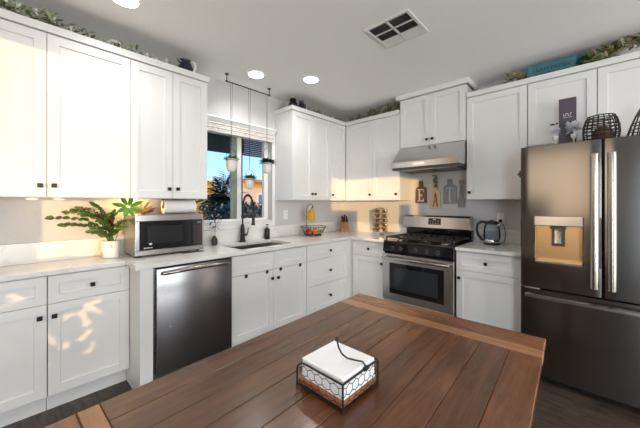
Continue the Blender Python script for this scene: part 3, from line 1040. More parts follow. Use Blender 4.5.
# ------------------------------------------------------------------ faucet, soap, vase
fa = thing('kitchen_faucet', (.085, -1.83, CT), 'tall matte black spring faucet behind the sink', 'faucet')
fxx, fyy = .085, -1.83
m = MB(); m.lathe([(.034, 0), (.033, .012), (.027, .020), (.024, .13), (.019, .17), (.016, .19)], (fxx, fyy, CT + .0005), 24); put('base_column', m, M['faucet'], fa, smooth=True)
m = MB()
arc = [(fxx, fyy, 1.085), (fxx, fyy, 1.30), (fxx + .006, fyy + .006, 1.36), (fxx + .018, fyy + .018, 1.415), (fxx + .040, fyy + .040, 1.437), (fxx + .062, fyy + .062, 1.415), (fxx + .077, fyy + .077, 1.36), (fxx + .082, fyy + .082, 1.30), (fxx + .082, fyy + .082, 1.225)]
sm = []
for i in range(len(arc) - 1):
    a, b = Vector(arc[i]), Vector(arc[i + 1])
    for k in range(6): sm.append(a.lerp(b, k / 6))
sm.append(Vector(arc[-1]))
m.tube(sm, .0085, 10)
sp = put('spout', m, M['faucet'], fa, smooth=True)
m = MB()
# spring coil around the arc
coil = []
L = len(sm)
for i in range(9, L - 1):
    for k in range(5):
        p = sm[i].lerp(sm[i + 1], k / 5)
        d = (sm[i + 1] - sm[i]).normalized()
        s = Vector((1, -1, 0)).normalized(); t_ = d.cross(s)
        a = (i * 5 + k) * 1.7
        coil.append(p + (s * math.cos(a) + t_ * math.sin(a)) * .0135)
m.tube(coil, .0022, 5); put('spring', m, M['faucet'], sp)
hx_, hy_ = fxx + .082, fyy + .082
m = MB(); m.lathe([(.011, .115), (.016, .10), (.017, .03), (.021, .012), (.021, 0)], (hx_, hy_, 1.105), 20); put('spray_head', m, M['faucet'], fa, smooth=True)
m = MB(); m.tube([(fxx, fyy, 1.205), (hx_ - .015, hy_ - .015, 1.205)], .006, 8); m.lathe([(.021, -.008), (.021, .008)], (hx_, hy_, 1.205), 18); m.lathe([(.016, -.012), (.016, .012)], (fxx, fyy, 1.205), 18); put('holder_arm', m, M['faucet'], fa)
m = MB(); m.cyl((fxx, fyy + .015, CT + .075), (fxx, fyy + .050, CT + .075), .013, seg=14); m.tube([(fxx, fyy + .052, CT + .075), (fxx + .01, fyy + .060, CT + .105), (fxx + .015, fyy + .062, CT + .155)], [.008, .006, .004], 8); put('lever', m, M['faucet'], fa)

so = thing('soap_dispenser', (.08, -1.50, CT), 'black pump soap bottle right of the faucet', 'soap dispenser')
m = MB(); m.lathe([(.030, 0), (.032, .004), (.032, .112), (.028, .122), (.012, .128), (.012, .138)], (.08, -1.50, CT + .0005), 24); put('bottle', m, M['faucet'], so, smooth=True)
m = MB(); m.cyl((.08, -1.50, CT + .139), (.08, -1.50, CT + .165), .004, seg=8); m.lathe([(.012, 0), (.012, .010)], (.08, -1.50, CT + .165), 14); m.tube([(.08, -1.50, CT + .171), (.115, -1.50, CT + .168)], .004, 8); put('pump', m, M['black'], so)

va_ = thing('stone_vase', (.11, -2.165, CT), 'small round dark grey vase on the worktop left of the sink', 'vase')
m = MB(); m.lathe([(.018, 0), (.027, .008), (.032, .035), (.029, .062), (.017, .082), (.014, .092), (.012, .092), (.012, .07)], (.11, -2.165, CT + .0005), 24, cap=False); m.lathe([(.018, 0), (.001, .0005)], (.11, -2.165, CT + .0005), 24, cap=False); put('body', m, M['darkpot'], va_, smooth=True)
br = thing('flowering_branch', (.11, -2.165, CT + .03), 'leafy twig with pale blossoms standing in the small dark vase', 'plant')
m = MB(); m.tube([(.11, -2.165, CT + .02), (.112, -2.160, CT + .12), (.108, -2.152, CT + .20), (.115, -2.165, CT + .28)], [.003, .003, .0025, .0015], 6)
m.tube([(.108, -2.152, CT + .20), (.12, -2.11, CT + .27)], .0015, 5); m.tube([(.11, -2.158, CT + .15), (.11, -2.19, CT + .20)], .0015, 5)
put('stem', m, M['twig'], br)
m = MB()
rnd = random.Random(3)
for i in range(30):
    b = Vector((.11 + rnd.uniform(-.02, .025), -2.16 + rnd.uniform(-.05, .05), CT + .14 + rnd.random() * .17))
    d = Vector((rnd.uniform(-1, 1), rnd.uniform(-1, 1), rnd.uniform(-.8, .7))).normalized() * rnd.uniform(.030, .048)
    m.leaf(b, b + d, .017, fold=.1)
put('leaves', m, M['leafd'], br, fixn=False)
m = MB()
for i in range(16):
    b = Vector((.115 + rnd.uniform(-.02, .025), -2.155 + rnd.uniform(-.045, .06), CT + .21 + rnd.random() * .10))
    for k in range(3):
        d = Vector((rnd.uniform(-1, 1), rnd.uniform(-1, 1), rnd.uniform(-.5, .7))).normalized() * .017
        m.leaf(b, b + d, .012, fold=.1)
put('blossoms', m, M['blossom'], br, fixn=False)

# ------------------------------------------------------------------ microwave
mw = thing('microwave', (.16, -2.64, CT), 'stainless microwave oven with black glass front on the worktop', 'microwave')
a0, a1, mz0, mz1, mxf = -2.912, -2.384, CT + .014, 1.252, .345
m = MB(); m.box((-.0 + .030, a0, mz0), (mxf - .022, a1, mz1), .004); put('casing', m, steel_mat('microwave_side', (.55, .53, .51), .30, (2, 2, 60)), mw)
m = MB()
gy0, gy1, gz0, gz1 = a0 + .030, a1 - .012, mz0 + .040, mz1 - .048
m.box((mxf - .021, a0, gz1), (mxf, a1, mz1), .003); m.box((mxf - .021, a0, mz0), (mxf, a1, gz0), .003)
m.box((mxf - .021, a0, gz0), (mxf, gy0, gz1), .002); m.box((mxf - .021, gy1, gz0), (mxf, a1, gz1), .002)
fr_ = put('front_frame', m, steel_mat('microwave_front_steel', (.30, .29, .285), .22, (60, 2, 2)), mw)
sp_y = -2.487
m = MB(); m.box((mxf - .020, gy0, gz0), (mxf + .001, sp_y - .001, gz1), .002); dr = put('door', m, M['blackglass'], mw)
m = MB(); m.box((mxf + .0012, gy0 + .055, gz0 + .045), (mxf + .0016, sp_y - .075, gz1 - .040)); put('door_window', m, mat('microwave_pane', (.014, .015, .017), .10), dr)
m = MB()
m.lathe([(.011, 0), (.011, .0004)], (0, 0, 0), 18); m.lathe([(.009, .0), (.009, .0006)], (0, 0, 0), 18)
for v in m.bm.verts: v.co = Vector((mxf + .0014 + v.co.z, gy0 + .075 + v.co.x, gz0 + .047 + v.co.y * .7))
put('printed_emblem', m, M['mark'], dr)
m = MB()
for i, w_ in enumerate((.010, .007, .012, .006, .010)): m.box((mxf + .0012, gy0 + .028 + i * .0125, gz0 + .014), (mxf + .0017, gy0 + .028 + i * .0125 + min(w_, .0105), gz0 + .021))
put('printed_name', m, M['mark'], dr)
m = MB(); m.box((mxf - .020, sp_y + .001, gz0), (mxf + .001, gy1, gz1), .002); cp = put('control_panel', m, M['blackglass'], mw)
m = MB()
m.box((mxf + .0012, sp_y + .045, gz1 - .030), (mxf + .0016, sp_y + .080, gz1 - .018))
for r__ in range(8):
    for c__ in range(3): m.box((mxf + .0012, sp_y + .018 + c__ * .025, gz1 - .058 - r__ * .020), (mxf + .0016, sp_y + .028 + c__ * .025, gz1 - .0555 - r__ * .020))
put('button_marks', m, mat('dim_button_print', (.16, .16, .16), .5), cp)
m = MB()
for yy in (a0 + .04, a1 - .04):
    for xx in (.07, .30): m.cyl((xx, yy, CT + .0005), (xx, yy, mz0), .014, seg=12)
put('feet', m, M['black'], mw)
# dark mat under its right end
mt = thing('slate_mat', (.36, -2.46, CT), 'thin dark slate mat peeking out under the right end of the microwave', 'mat')
m = MB(); m.box((.350, -2.58, CT + .0004), (.395, -2.400, CT + .004), .001); put('mat', m, M['greyplastic'], mt)

# ------------------------------------------------------------------ paper towel under the cabinet
tz, tx = 1.312, .19
th_ = thing('paper_towel_holder', (tx, -2.53, UZ0), 'black under-cabinet bracket holding a paper towel roll', 'paper towel holder')
m = MB()
m.box((tx - .02, -2.672, UZ0 - .005), (tx + .02, -2.392, UZ0 - .0005), .001)
for yy in (-2.672, -2.396): m.tube([(tx, yy, UZ0 - .004), (tx + .028, yy, UZ0 - .02), (tx + .030, yy, UZ0 - .045), (tx, yy, tz)], .0035, 6)
m.tube([(tx, -2.672, tz), (tx, -2.396, tz)], .005, 8)
put('bracket', m, M['black'], th_)
pr = thing('paper_towel_roll', (tx, -2.53, tz), 'white paper towel roll under the cabinet above the microwave', 'paper towel')
m = MB()
prof = []
seg = 30
for yy, rr in ((-2.665, .0565), (-2.403, .0565)):
    prof.append([(tx + rr * math.cos(2 * math.pi * k / seg), yy, tz + rr * math.sin(2 * math.pi * k / seg)) for k in range(seg)])
inner = [[(tx + .018 * math.cos(2 * math.pi * k / seg), yy, tz + .018 * math.sin(2 * math.pi * k / seg)) for k in range(seg)] for yy in (-2.665, -2.403)]
A, B_, C_, D_ = m.verts(prof[0]), m.verts(prof[1]), m.verts(inner[1]), m.verts(inner[0])
for s0, s1 in ((A, B_), (B_, C_), (C_, D_), (D_, A)):
    for k in range(seg): m.face([s0[k], s0[(k + 1) % seg], s1[(k + 1) % seg], s1[k]])
put('roll', m, M['paper'], pr, smooth=True)

# ------------------------------------------------------------------ puck lights under the left cabinets
def puck(x, y, label, power):
    o = thing('puck_light', (x, y, UZ0), label, 'under-cabinet light', 'puck lights under the left wall cabinets')
    mb = MB(); mb.lathe([(.032, -.0005), (.034, -.010), (.026, -.012)], (x, y, UZ0), 24); put('housing', mb, M['plastic'], o, smooth=True)
    mb = MB(); mb.lathe([(.024, -.0122), (.022, -.014)], (x, y, UZ0), 24); put('lens', mb, M['amber'], o)
    d = bpy.data.lights.new('puck_glow', 'POINT'); d.energy = power; d.color = (1, .62, .22); d.shadow_soft_size = .02
    l = bpy.data.objects.new('puck_glow', d); COL.objects.link(l); l.location = (0, 0, -.03); l.parent = o
puck(.16, -3.457, 'round white puck light under the left wall cabinets, nearer the left edge', .10)
puck(.16, -3.324, 'round white puck light under the wall cabinets, nearer the potted plant', .15)
puck(.10, -2.86, 'unseen puck light added to yellow the wall behind the bright palmate leaf', 1.5)  # third puck lamp added out of sight to deepen the yellow on the wall

# ------------------------------------------------------------------ potted plant
px, py = .15, -3.025
pp = thing('flower_pot', (px, py, CT), 'round white ceramic pot left of the microwave', 'plant pot')
m = MB(); m.lathe([(.054, 0), (.058, .004), (.061, .128), (.0585, .131), (.055, .128), (.052, .115)], (px, py, CT + .0005), 32, cap=False); m.lathe([(.054, 0), (.001, .001)], (px, py, CT + .0005), 32, cap=False)
pot = put('pot', m, M['ceramic'], pp, smooth=True)
m = MB(); m.lathe([(.052, .112), (.02, .118), (.001, .117)], (px, py, CT), 24, cap=False); put('soil', m, M['soil'], pp)
m = MB(); m.box((px + .058, py - .012, CT + .085), (px + .062, py - .004, CT + .093)); put('printed_mark', m, M['greyplastic'], pot)
pl = thing('zz_plant', (px, py, CT + .11), 'arching green plant with rows of oval leaves in the white pot', 'plant')
rnd = random.Random(11)
stems = [  # lean in x, y and end height above the soil
    (.10, -.33, .245), (.04, -.25, .27), (.16, -.27, .19), (-.03, -.18, .285), (.10, -.17, .24), (.18, -.13, .12), (.02, -.10, .30),
    (.10, -.05, .22), (.16, .04, .13), (-.02, .03, .22), (.12, -.22, .28), (.05, .07, .17)]
ms, ml, mr_ = MB(), MB(), MB()
for j, (dx, dy, dz) in enumerate(stems):
    b = Vector((px + rnd.uniform(-.02, .02), py + rnd.uniform(-.02, .02), CT + .112))
    dx = max(dx, -.10)
    pts = []
    for i in range(13):
        f = i / 12
        p = b + Vector((dx * f ** 1.7, dy * f ** 1.6, dz * (1.35 * f - .35 * f * f * f) - .10 * max(0, f - .6) ** 1.0 * (abs(dy) * 3)))
        pts.append(p)
    ms.tube(pts, [.0042 - .0026 * i / 12 for i in range(13)], 6)
    for i in range(4, 13):
        p = pts[i]
        d = (pts[i] - pts[i - 1]).normalized()
        s = d.cross(Vector((0, 0, 1))); s.normalize()
        for q in (-1, 1):
            t_ = (d * .55 + s * q * .8 + Vector((0, 0, rnd.uniform(-.15, .35)))).normalized() * rnd.uniform(.038, .054)
            tgt = mr_ if (j in (3, 7) and rnd.random() < .6) else ml
            tip = p + t_
            if tip.x < .03: continue
            tgt.leaf(p, tip, .029, up=(.9, -.5, .5), fold=.10, droop=.1)
    ml.leaf(pts[-1], pts[-1] + (pts[-1] - pts[-3]).normalized() * .055, .028, up=(.9, -.5, .5), fold=.12)
put('stems', ms, M['stem'], pl)
put('leaves', ml, M['leaf'], pl, fixn=False)
o = put('bronze_leaves', mr_, M['leafred'], pl, fixn=False); o['label'] = 'bronze brown leaves'
# bright palmate leaf and darker one behind microwave
def palmate(name, base, hub, n, L, w, up, material, label):
    o = thing(name, base, label, 'plant')
    mb = MB(); b = Vector(base); h = Vector(hub)
    mb.tube([b, b.lerp(h, .5) + Vector((0, 0, .01)), h], .0025, 6)
    put('stem', mb, M['stem'], o)
    mb = MB()
    upv = Vector(up).normalized()
    s = upv.cross(Vector((0, 0, 1))).normalized(); t_ = s.cross(upv)
    for i in range(n):
        a = 2 * math.pi * i / n + .3
        d = s * math.cos(a) + t_ * math.sin(a)
        l_ = L * (1.0 if math.sin(a) > -.4 else .75)
        mb.leaf(h + d * .006, h + d * l_ - upv * .012, w, up=upv, fold=.10)
    put('leaflets', mb, material, o, fixn=False)
    return o
palmate('umbrella_plant', (px + .02, py + .02, CT + .116), (.255, -2.935, 1.315), 8, .112, .036, (.95, -.25, .35), M['leafl'], 'bright green star-shaped leaf reaching over the left end of the microwave')
m = MB()
dk = thing('dracaena_plant', (.08, -2.80, 1.255), 'reddish striped strap leaves fanning out behind the top of the microwave', 'plant')
hub = Vector((.085, -2.80, 1.262))
for i in range(9):
    a = R(18 + i * 18)
    d = Vector((.10 * math.sin(i), math.cos(a), math.sin(a) * .55)).normalized() * (.105 + .02 * (i % 2))
    tip = hub + d
    tip.z = min(tip.z, 1.372)
    m.leaf(hub, tip, .022, up=(1, -.3, .3), fold=.1)
put('leaves', m, M['leafred'], dk, fixn=False)
m = MB(); m.lathe([(.026, 0), (.030, .006), (.026, .010)], (hub.x, hub.y, 1.2525), 16); put('holder', m, M['darkpot'], dk)

# ------------------------------------------------------------------ fruit basket with banana stand
bx, by = .222, -.872
fb = thing('fruit_basket', (bx, by, CT), 'black wire fruit basket with a banana hook on the right worktop', 'fruit basket')
m = MB()
def circ(cx, cy, z, r, n=40): return [(cx + r * math.cos(2 * math.pi * k / n), cy + r * math.sin(2 * math.pi * k / n), z) for k in range(n)]
m.tube(circ(bx, by, CT + .120, .168), .004, 6, closed=True); m.tube(circ(bx, by, CT + .012, .108), .004, 6, closed=True)
m.tube(circ(bx, by, CT + .065, .138), .002, 5, closed=True)
for k in range(28):
    a = 2 * math.pi * k / 28
    m.tube([(bx + .108 * math.cos(a), by + .108 * math.sin(a), CT + .012), (bx + .168 * math.cos(a + .12), by + .168 * math.sin(a + .12), CT + .120)], .0018, 5)
for k in range(-3, 4):
    w_ = math.sqrt(.108 ** 2 - (k * .03) ** 2)
    m.tube([(bx - w_, by + k * .03, CT + .012), (bx + w_, by + k * .03, CT + .012)], .0018, 5)
for k in range(4):
    a = k * math.pi / 2 + .4
    m.ball((bx + .105 * math.cos(a), by + .105 * math.sin(a), CT + .0065), .006, 8)
put('wire_bowl', m, M['black'], fb)
m = MB()
m.tube([(bx - .100, by + .0, CT + .012), (bx - .125, by, CT + .10), (bx - .125, by, CT + .30), (bx - .11, by, CT + .385), (bx - .06, by, CT + .412), (bx - .02, by, CT + .405), (bx - .012, by, CT + .390)], .004, 8)
put('banana_hook', m, M['black'], fb, smooth=True)
bn = thing('banana_bunch', (bx - .01, by, CT + .38), 'bunch of yellow bananas hanging from the basket hook', 'bananas')
bc = Vector((bx - .012, by, CT + .382))
lat = Vector((.66, .75, 0)); fwd = Vector((.75, -.66, 0))
for k in range(5):
    m = MB()
    pts = []; rs = []
    off = (-.044, -.026, -.008, .010, .026)[k]; dep = (.004, .018, .024, .016, .002)[k]
    for i in range(11):
        f = i / 10
        bulge = math.sin(math.pi * min(f * .92 + .04, 1))
        pts.append(bc + lat * (off * min(1, f * 2.2) - .022 * bulge + .012 * f) + fwd * (dep * bulge) + Vector((0, 0, -.012 - .19 * f)))
        rs.append([.005, .007, .013, .018, .020, .021, .020, .018, .013, .007, .005][i])
    m.tube(pts, rs, 8); put('banana', m, M['banana'], bn, smooth=True)
m = MB(); m.cyl(bc + Vector((0, 0, -.020)), bc + Vector((0, 0, .004)), .014, .008, 10); put('crown_stalk', m, M['twig'], bn)
def fruit(name, x, y, r, material, label, stalk=True, sz=.92):
    o = thing(name, (x, y, CT + .016), label, 'fruit')
    mb = MB()
    prof = []
    for i in range(13):
        a = -math.pi / 2 + math.pi * i / 12
        prof.append((max(.0008, r * math.cos(a)), r * sz * math.sin(a) - (.10 * r if i > 11 else 0)))
    mb.lathe(prof, (x, y, CT + .018 + r * sz), 20); put('flesh', mb, material, o, smooth=True)
    if stalk:
        mb = MB(); mb.tube([(x, y, CT + .015 + r * sz * 1.85), (x + .003, y, CT + .018 + r * sz * 2 + .010)], .0015, 5); put('stalk', mb, M['twig'], o)
fruit('orange', bx + .058, by - .020, .040, M['orange'], 'orange in the front of the wire fruit basket', False)
fruit('apple', bx + .035, by - .100 + .02 - .018, .036, M['apple'], 'red apple at the left side of the wire fruit basket')
fruit('lime', bx + .040, by + .062, .034, M['lime'], 'yellow green fruit at the right side of the wire fruit basket', False)
fruit('avocado', bx - .03, by + .068, .032, M['avocado'], 'dark green avocado at the back right of the fruit basket', False, 1.15)
fruit('apple', bx - .045, by - .045, .038, M['apple'], 'red apple at the back of the wire fruit basket')

# ------------------------------------------------------------------ knife block
kx, ky = .17, -.155
kb = thing('knife_block', (kx, ky, CT), 'warm wooden knife block in the corner of the worktop', 'knife block')
ang = R(-45)
def KB(p):  # local: front (+a), side (b), z ; rotated to face the room diagonal
    a, b, z = p
    fx_, fy_ = math.cos(ang), math.sin(ang)
    return (kx + a * fx_ - b * fy_, ky + a * fy_ + b * fx_, CT + .0005 + z)
m = MB()
poly = [(-.055, 0), (.065, 0), (.065, .050), (.030, .135), (-.055, .155)]
A = m.verts([KB((a, -.060, z)) for a, z in poly]); B_ = m.verts([KB((a, .060, z)) for a, z in poly])
m.face(A); m.face(B_[::-1])
for i in range(5): m.face([A[i], A[(i + 1) % 5], B_[(i + 1) % 5], B_[i]])
put('block', m, M['oak'], kb)
kn = 0
klab = ['long black-handled knife at the left of the knife block', 'black-handled knife second from the left in the knife block', 'tallest black-handled knife in the middle of the knife block', 'black-handled knife at the right of the knife block', 'short black-handled knife low at the front right of the block']
for i, (b, a, h, top) in enumerate(((-.036, -.030, .085, .150), (-.016, -.006, .075, .144), (.004, -.032, .095, .152), (.030, -.020, .080, .147), (.034, .022, .055, .139))):
    o = thing('kitchen_knife', KB((a, b, top - .02)), klab[i], 'knife')
    m = MB(); p0 = Vector(KB((a, b, top))); p1 = Vector(KB((a + .022, b, top + h)))
    m.tube([p0, p0.lerp(p1, .3), p0.lerp(p1, .75), p1], [.009, .011, .0105, .013], 8); put('handle', m, M['black'], o, smooth=True)
    m = MB(); m.cyl(p0 - (p1 - p0) * .02, p0 + (p1 - p0) * .05, .0095, seg=8); put('bolster', m, M['steel'], o)

# ------------------------------------------------------------------ spice rack
sx, sy = .800, -.185
sr = thing('spice_rack', (sx, sy, CT), 'revolving chrome spice tower on the worktop left of the range', 'spice rack')
m = MB()
m.lathe([(.075, 0), (.078, .006), (.070, .018), (.012, .022)], (sx, sy, CT + .0005), 28)
put('base', m, M['chrome'], sr, smooth=True)
m = MB(); m.cyl((sx, sy, CT + .022), (sx, sy, CT + .355), .012, seg=14); put('column', m, M['chrome'], sr)
m = MB()
for r_i in range(6):
    z = CT + .040 + r_i * .062
    m.tube(circ(sx, sy, z, .040, 20), .0022, 5, closed=True)
    if r_i < 6: m.tube(circ(sx, sy, z, .082, 24), .002, 5, closed=True)
    for k in range(4):
        a = k * math.pi / 2 + .35
        m.tube([(sx + .012 * math.cos(a), sy + .012 * math.sin(a), z), (sx + .082 * math.cos(a), sy + .082 * math.sin(a), z)], .002, 5)
put('wire_tiers', m, M['chrome'], sr)
m = MB(); m.lathe([(.045, .350), (.047, .355), (.040, .362), (.010, .366)], (sx, sy, CT), 24); put('top_cap', m, M['chrome'], sr, smooth=True)
def jar_mesh():
    mb = MB(); mb.tube([(0, 0, 0), (.034, 0, 0)], .0215, 14); return mb
j0 = put('spice_jar', jar_mesh(), M['spice'], smooth=True)
mb = MB(); mb.tube([(.0345, 0, 0), (.056, 0, 0)], .0235, 14); l0 = put('lid', mb, M['brass'], j0, smooth=True)
first = True
for r_i in range(5):
    for k in range(6):
        if first: j, l = j0, l0; first = False
        else:
            j = j0.copy(); COL.objects.link(j); l = l0.copy(); COL.objects.link(l); l.parent = j
        a = k * math.pi / 3 + .12
        z = CT + .071 + r_i * .062
        j.location = (sx + .044 * math.cos(a), sy + .044 * math.sin(a), z)
        j.rotation_euler = (0, R(6), a)
        tag(j, 'small spice jar with chrome lid lying in the revolving spice tower', 'spice jar', 'spice jars in the revolving tower')

# ------------------------------------------------------------------ electric kettle
ex, ey = 2.115, -.20
kt = thing('electric_kettle', (ex, ey, CT), 'glass electric kettle with black handle right of the range', 'kettle')
m = MB(); m.lathe([(.070, 0), (.074, .004), (.074, .016), (.068, .020)], (ex, ey, CT + .0005), 32); put('power_base', m, M['black'], kt, smooth=True)
m = MB(); m.lathe([(.073, .0215), (.076, .026), (.076, .050), (.073, .054)], (ex, ey, CT), 32); put('steel_band', m, M['chrome'], kt, smooth=True)
m = MB(); m.lathe([(.073, .0545), (.077, .090), (.074, .150), (.064, .195), (.060, .205)], (ex, ey, CT), 32, cap=False); put('glass_jug', m, M['darkglass'], kt, smooth=True)
m = MB(); m.lathe([(.070, .056), (.073, .090), (.0705, .138), (.001, .1385)], (ex, ey, CT), 32, cap=False); put('water', m, glass_mat('water', (.86, .90, .94), 0, .9), kt, smooth=True)
m = MB(); m.lathe([(.064, .2055), (.065, .215), (.058, .232), (.030, .240), (.008, .241)], (ex, ey, CT), 32); m.box((ex - .012, ey - .012, CT + .240), (ex + .012, ey + .012, CT + .250), .004); put('lid', m, M['black'], kt, smooth=True)
m = MB()
dxn = Vector((-.93, -.36, 0)).normalized()
c = Vector((ex, ey, CT))
hp = [c + dxn * .052 + Vector((0, 0, .226)), c + dxn * .095 + Vector((0, 0, .232)), c + dxn * .128 + Vector((0, 0, .205)), c + dxn * .137 + Vector((0, 0, .150)), c + dxn * .122 + Vector((0, 0, .090)), c + dxn * .095 + Vector((0, 0, .055)), c + dxn * .077 + Vector((0, 0, .040))]
hs_ = []
for i in range(len(hp) - 1):
    for k in range(4): hs_.append(hp[i].lerp(hp[i + 1], k / 4))
hs_.append(hp[-1])
m.tube(hs_, .0125, 10); put('handle', m, M['black'], kt, smooth=True)
m = MB(); m.tube([c + Vector((.062, -.03, .20)), c + Vector((.082, -.038, .206)), c + Vector((.078, -.037, .185))], [.014, .008, .004], 8); put('spout', m, M['chrome'], kt)
m = MB(); pc = Vector((2.155, -.0105, 1.159))
m.box((pc.x - .014, -.032, pc.z - .014), (pc.x + .014, -.0105, pc.z + .014), .003)
m.tube([(pc.x, -.03, pc.z - .008), (pc.x + .035, -.045, pc.z - .05), (pc.x + .055, -.055, 1.03), (pc.x + .045, -.07, .945), (pc.x + .01, -.10, .9295), (ex, ey + .078, .9295)], .003, 6)
put('power_cord', m, M['black'], kt)

# ------------------------------------------------------------------ wall signs
def board(name, u0, u1, z0, z1, zn, hw, material, label, letter=None, lm=None):
    o = thing(name, ((u0 + u1) / 2, 0, z0), label, 'wall sign')
    cx = (u0 + u1) / 2
    mb = MB(); d = .014; yb_ = -.0015
    w = (u1 - u0) / 2
    poly = [(cx - w, z0), (cx + w, z0), (cx + w * .93, zn - .02), (cx + w * .80, zn), (cx + hw, zn + .012), (cx + hw, z1 - .012), (cx + hw * .6, z1), (cx - hw * .6, z1), (cx - hw, z1 - .012), (cx - hw, zn + .012), (cx - w * .80, zn), (cx - w * .93, zn - .02)]
    mb.prism(poly, 'y', yb_ - d, yb_)
    b = put('board', mb, material, o)
    mb = MB(); mb.cyl((cx, yb_ - d - .001, z1 - .022), (cx, yb_ - d + .001, z1 - .022), .007, seg=12); put('hanging_hole', mb, M['black'], b)
    if letter:
        mb = MB(); y1_, y0_ = yb_ - d - .0002, yb_ - d - .004
        H = (zn - z0) * .80; zb = z0 + (zn - z0) * .10; W = (u1 - u0) * .54
        def bx_(a, b_, c_, d_): mb.box((cx + a * W, y0_, zb + c_ * H), (cx + b_ * W, y1_, zb + d_ * H))
        if letter == 'E':
            bx_(-.34, -.12, 0, 1); bx_(-.50, .42, 0, .09); bx_(-.50, .42, .91, 1); bx_(-.12, .22, .46, .54)
            bx_(.36, .46, 0, .24); bx_(.36, .46, .76, 1); bx_(.16, .24, .38, .62)
        if letter == 'T':
            bx_(-.11, .11, 0, 1); bx_(-.28, .28, 0, .06); bx_(-.50, .50, .91, 1); bx_(-.50, -.42, .74, 1); bx_(.42, .50, .74, 1)
        if letter == 'A':
            def bar(x0, z0_, x1, z1_, t0):
                mb.prism([(cx + (x0 - t0) * W, zb + z0_ * H), (cx + (x0 + t0) * W, zb + z0_ * H), (cx + (x1 + t0) * W, zb + z1_ * H), (cx + (x1 - t0) * W, zb + z1_ * H)], 'y', y0_, y1_)
            bar(-.36, .04, -.02, 1, .045); bar(.34, .04, .02, 1, .11); bx_(-.26, .26, .33, .40); bx_(-.52, -.20, 0, .05); bx_(.16, .54, 0, .05)
        put('painted_letter', mb, lm, b)
    return o
board('cutting_board_sign', 1.214, 1.358, 1.348, 1.628, 1.545, .026, M['signbrown'], 'brown board-shaped wall sign with a white letter E', 'E', M['letterw'])
board('cutting_board_sign', 1.402, 1.532, 1.285, 1.575, 1.490, .024, M['signcream'], 'cream board-shaped wall sign with a rust letter A', 'A', M['letterr'])
board('cutting_board_sign', 1.558, 1.716, 1.340, 1.635, 1.555, .030, M['signgrey'], 'grey board-shaped wall sign with a pale letter T', 'T', M['letterg'])
pd = thing('paddle_sign', (1.765, 0, 1.29), 'narrow grey wooden paddle hanging right of the letter T sign', 'wall decoration')
m = MB()
m.prism([(1.728, 1.295), (1.802, 1.295), (1.806, 1.37), (1.788, 1.42), (1.783, 1.56), (1.794, 1.59), (1.785, 1.612), (1.745, 1.612), (1.736, 1.59), (1.747, 1.56), (1.742, 1.42), (1.724, 1.37)], 'y', -.0145, -.0015)
put('paddle', m, M['signgrey'], pd)
gs = thing('hanging_greenery', (1.475, -.02, 1.68), 'small yellow green sprig hanging above the letter A sign', 'plant')
m = MB(); m.tube([(1.480, -.0165, 1.690), (1.485, -.020, 1.62), (1.465, -.022, 1.55)], .0018, 5); m.cyl((1.480, -.0015, 1.688), (1.480, -.020, 1.688), .003, seg=8); put('stem', m, M['stem'], gs)
m = MB()
for i in range(26):
    f = rnd.random()
    b = Vector((1.480 + rnd.uniform(-.015, .012), -.030, 1.69 - .13 * f))
    d = Vector((rnd.uniform(-1, 1), rnd.uniform(-.5, 0), rnd.uniform(-.9, .4))).normalized() * .034
    m.leaf(b, b + d, .018, up=(0, -1, .2), fold=.1)
put('leaves', m, M['garly'], gs, fixn=False)

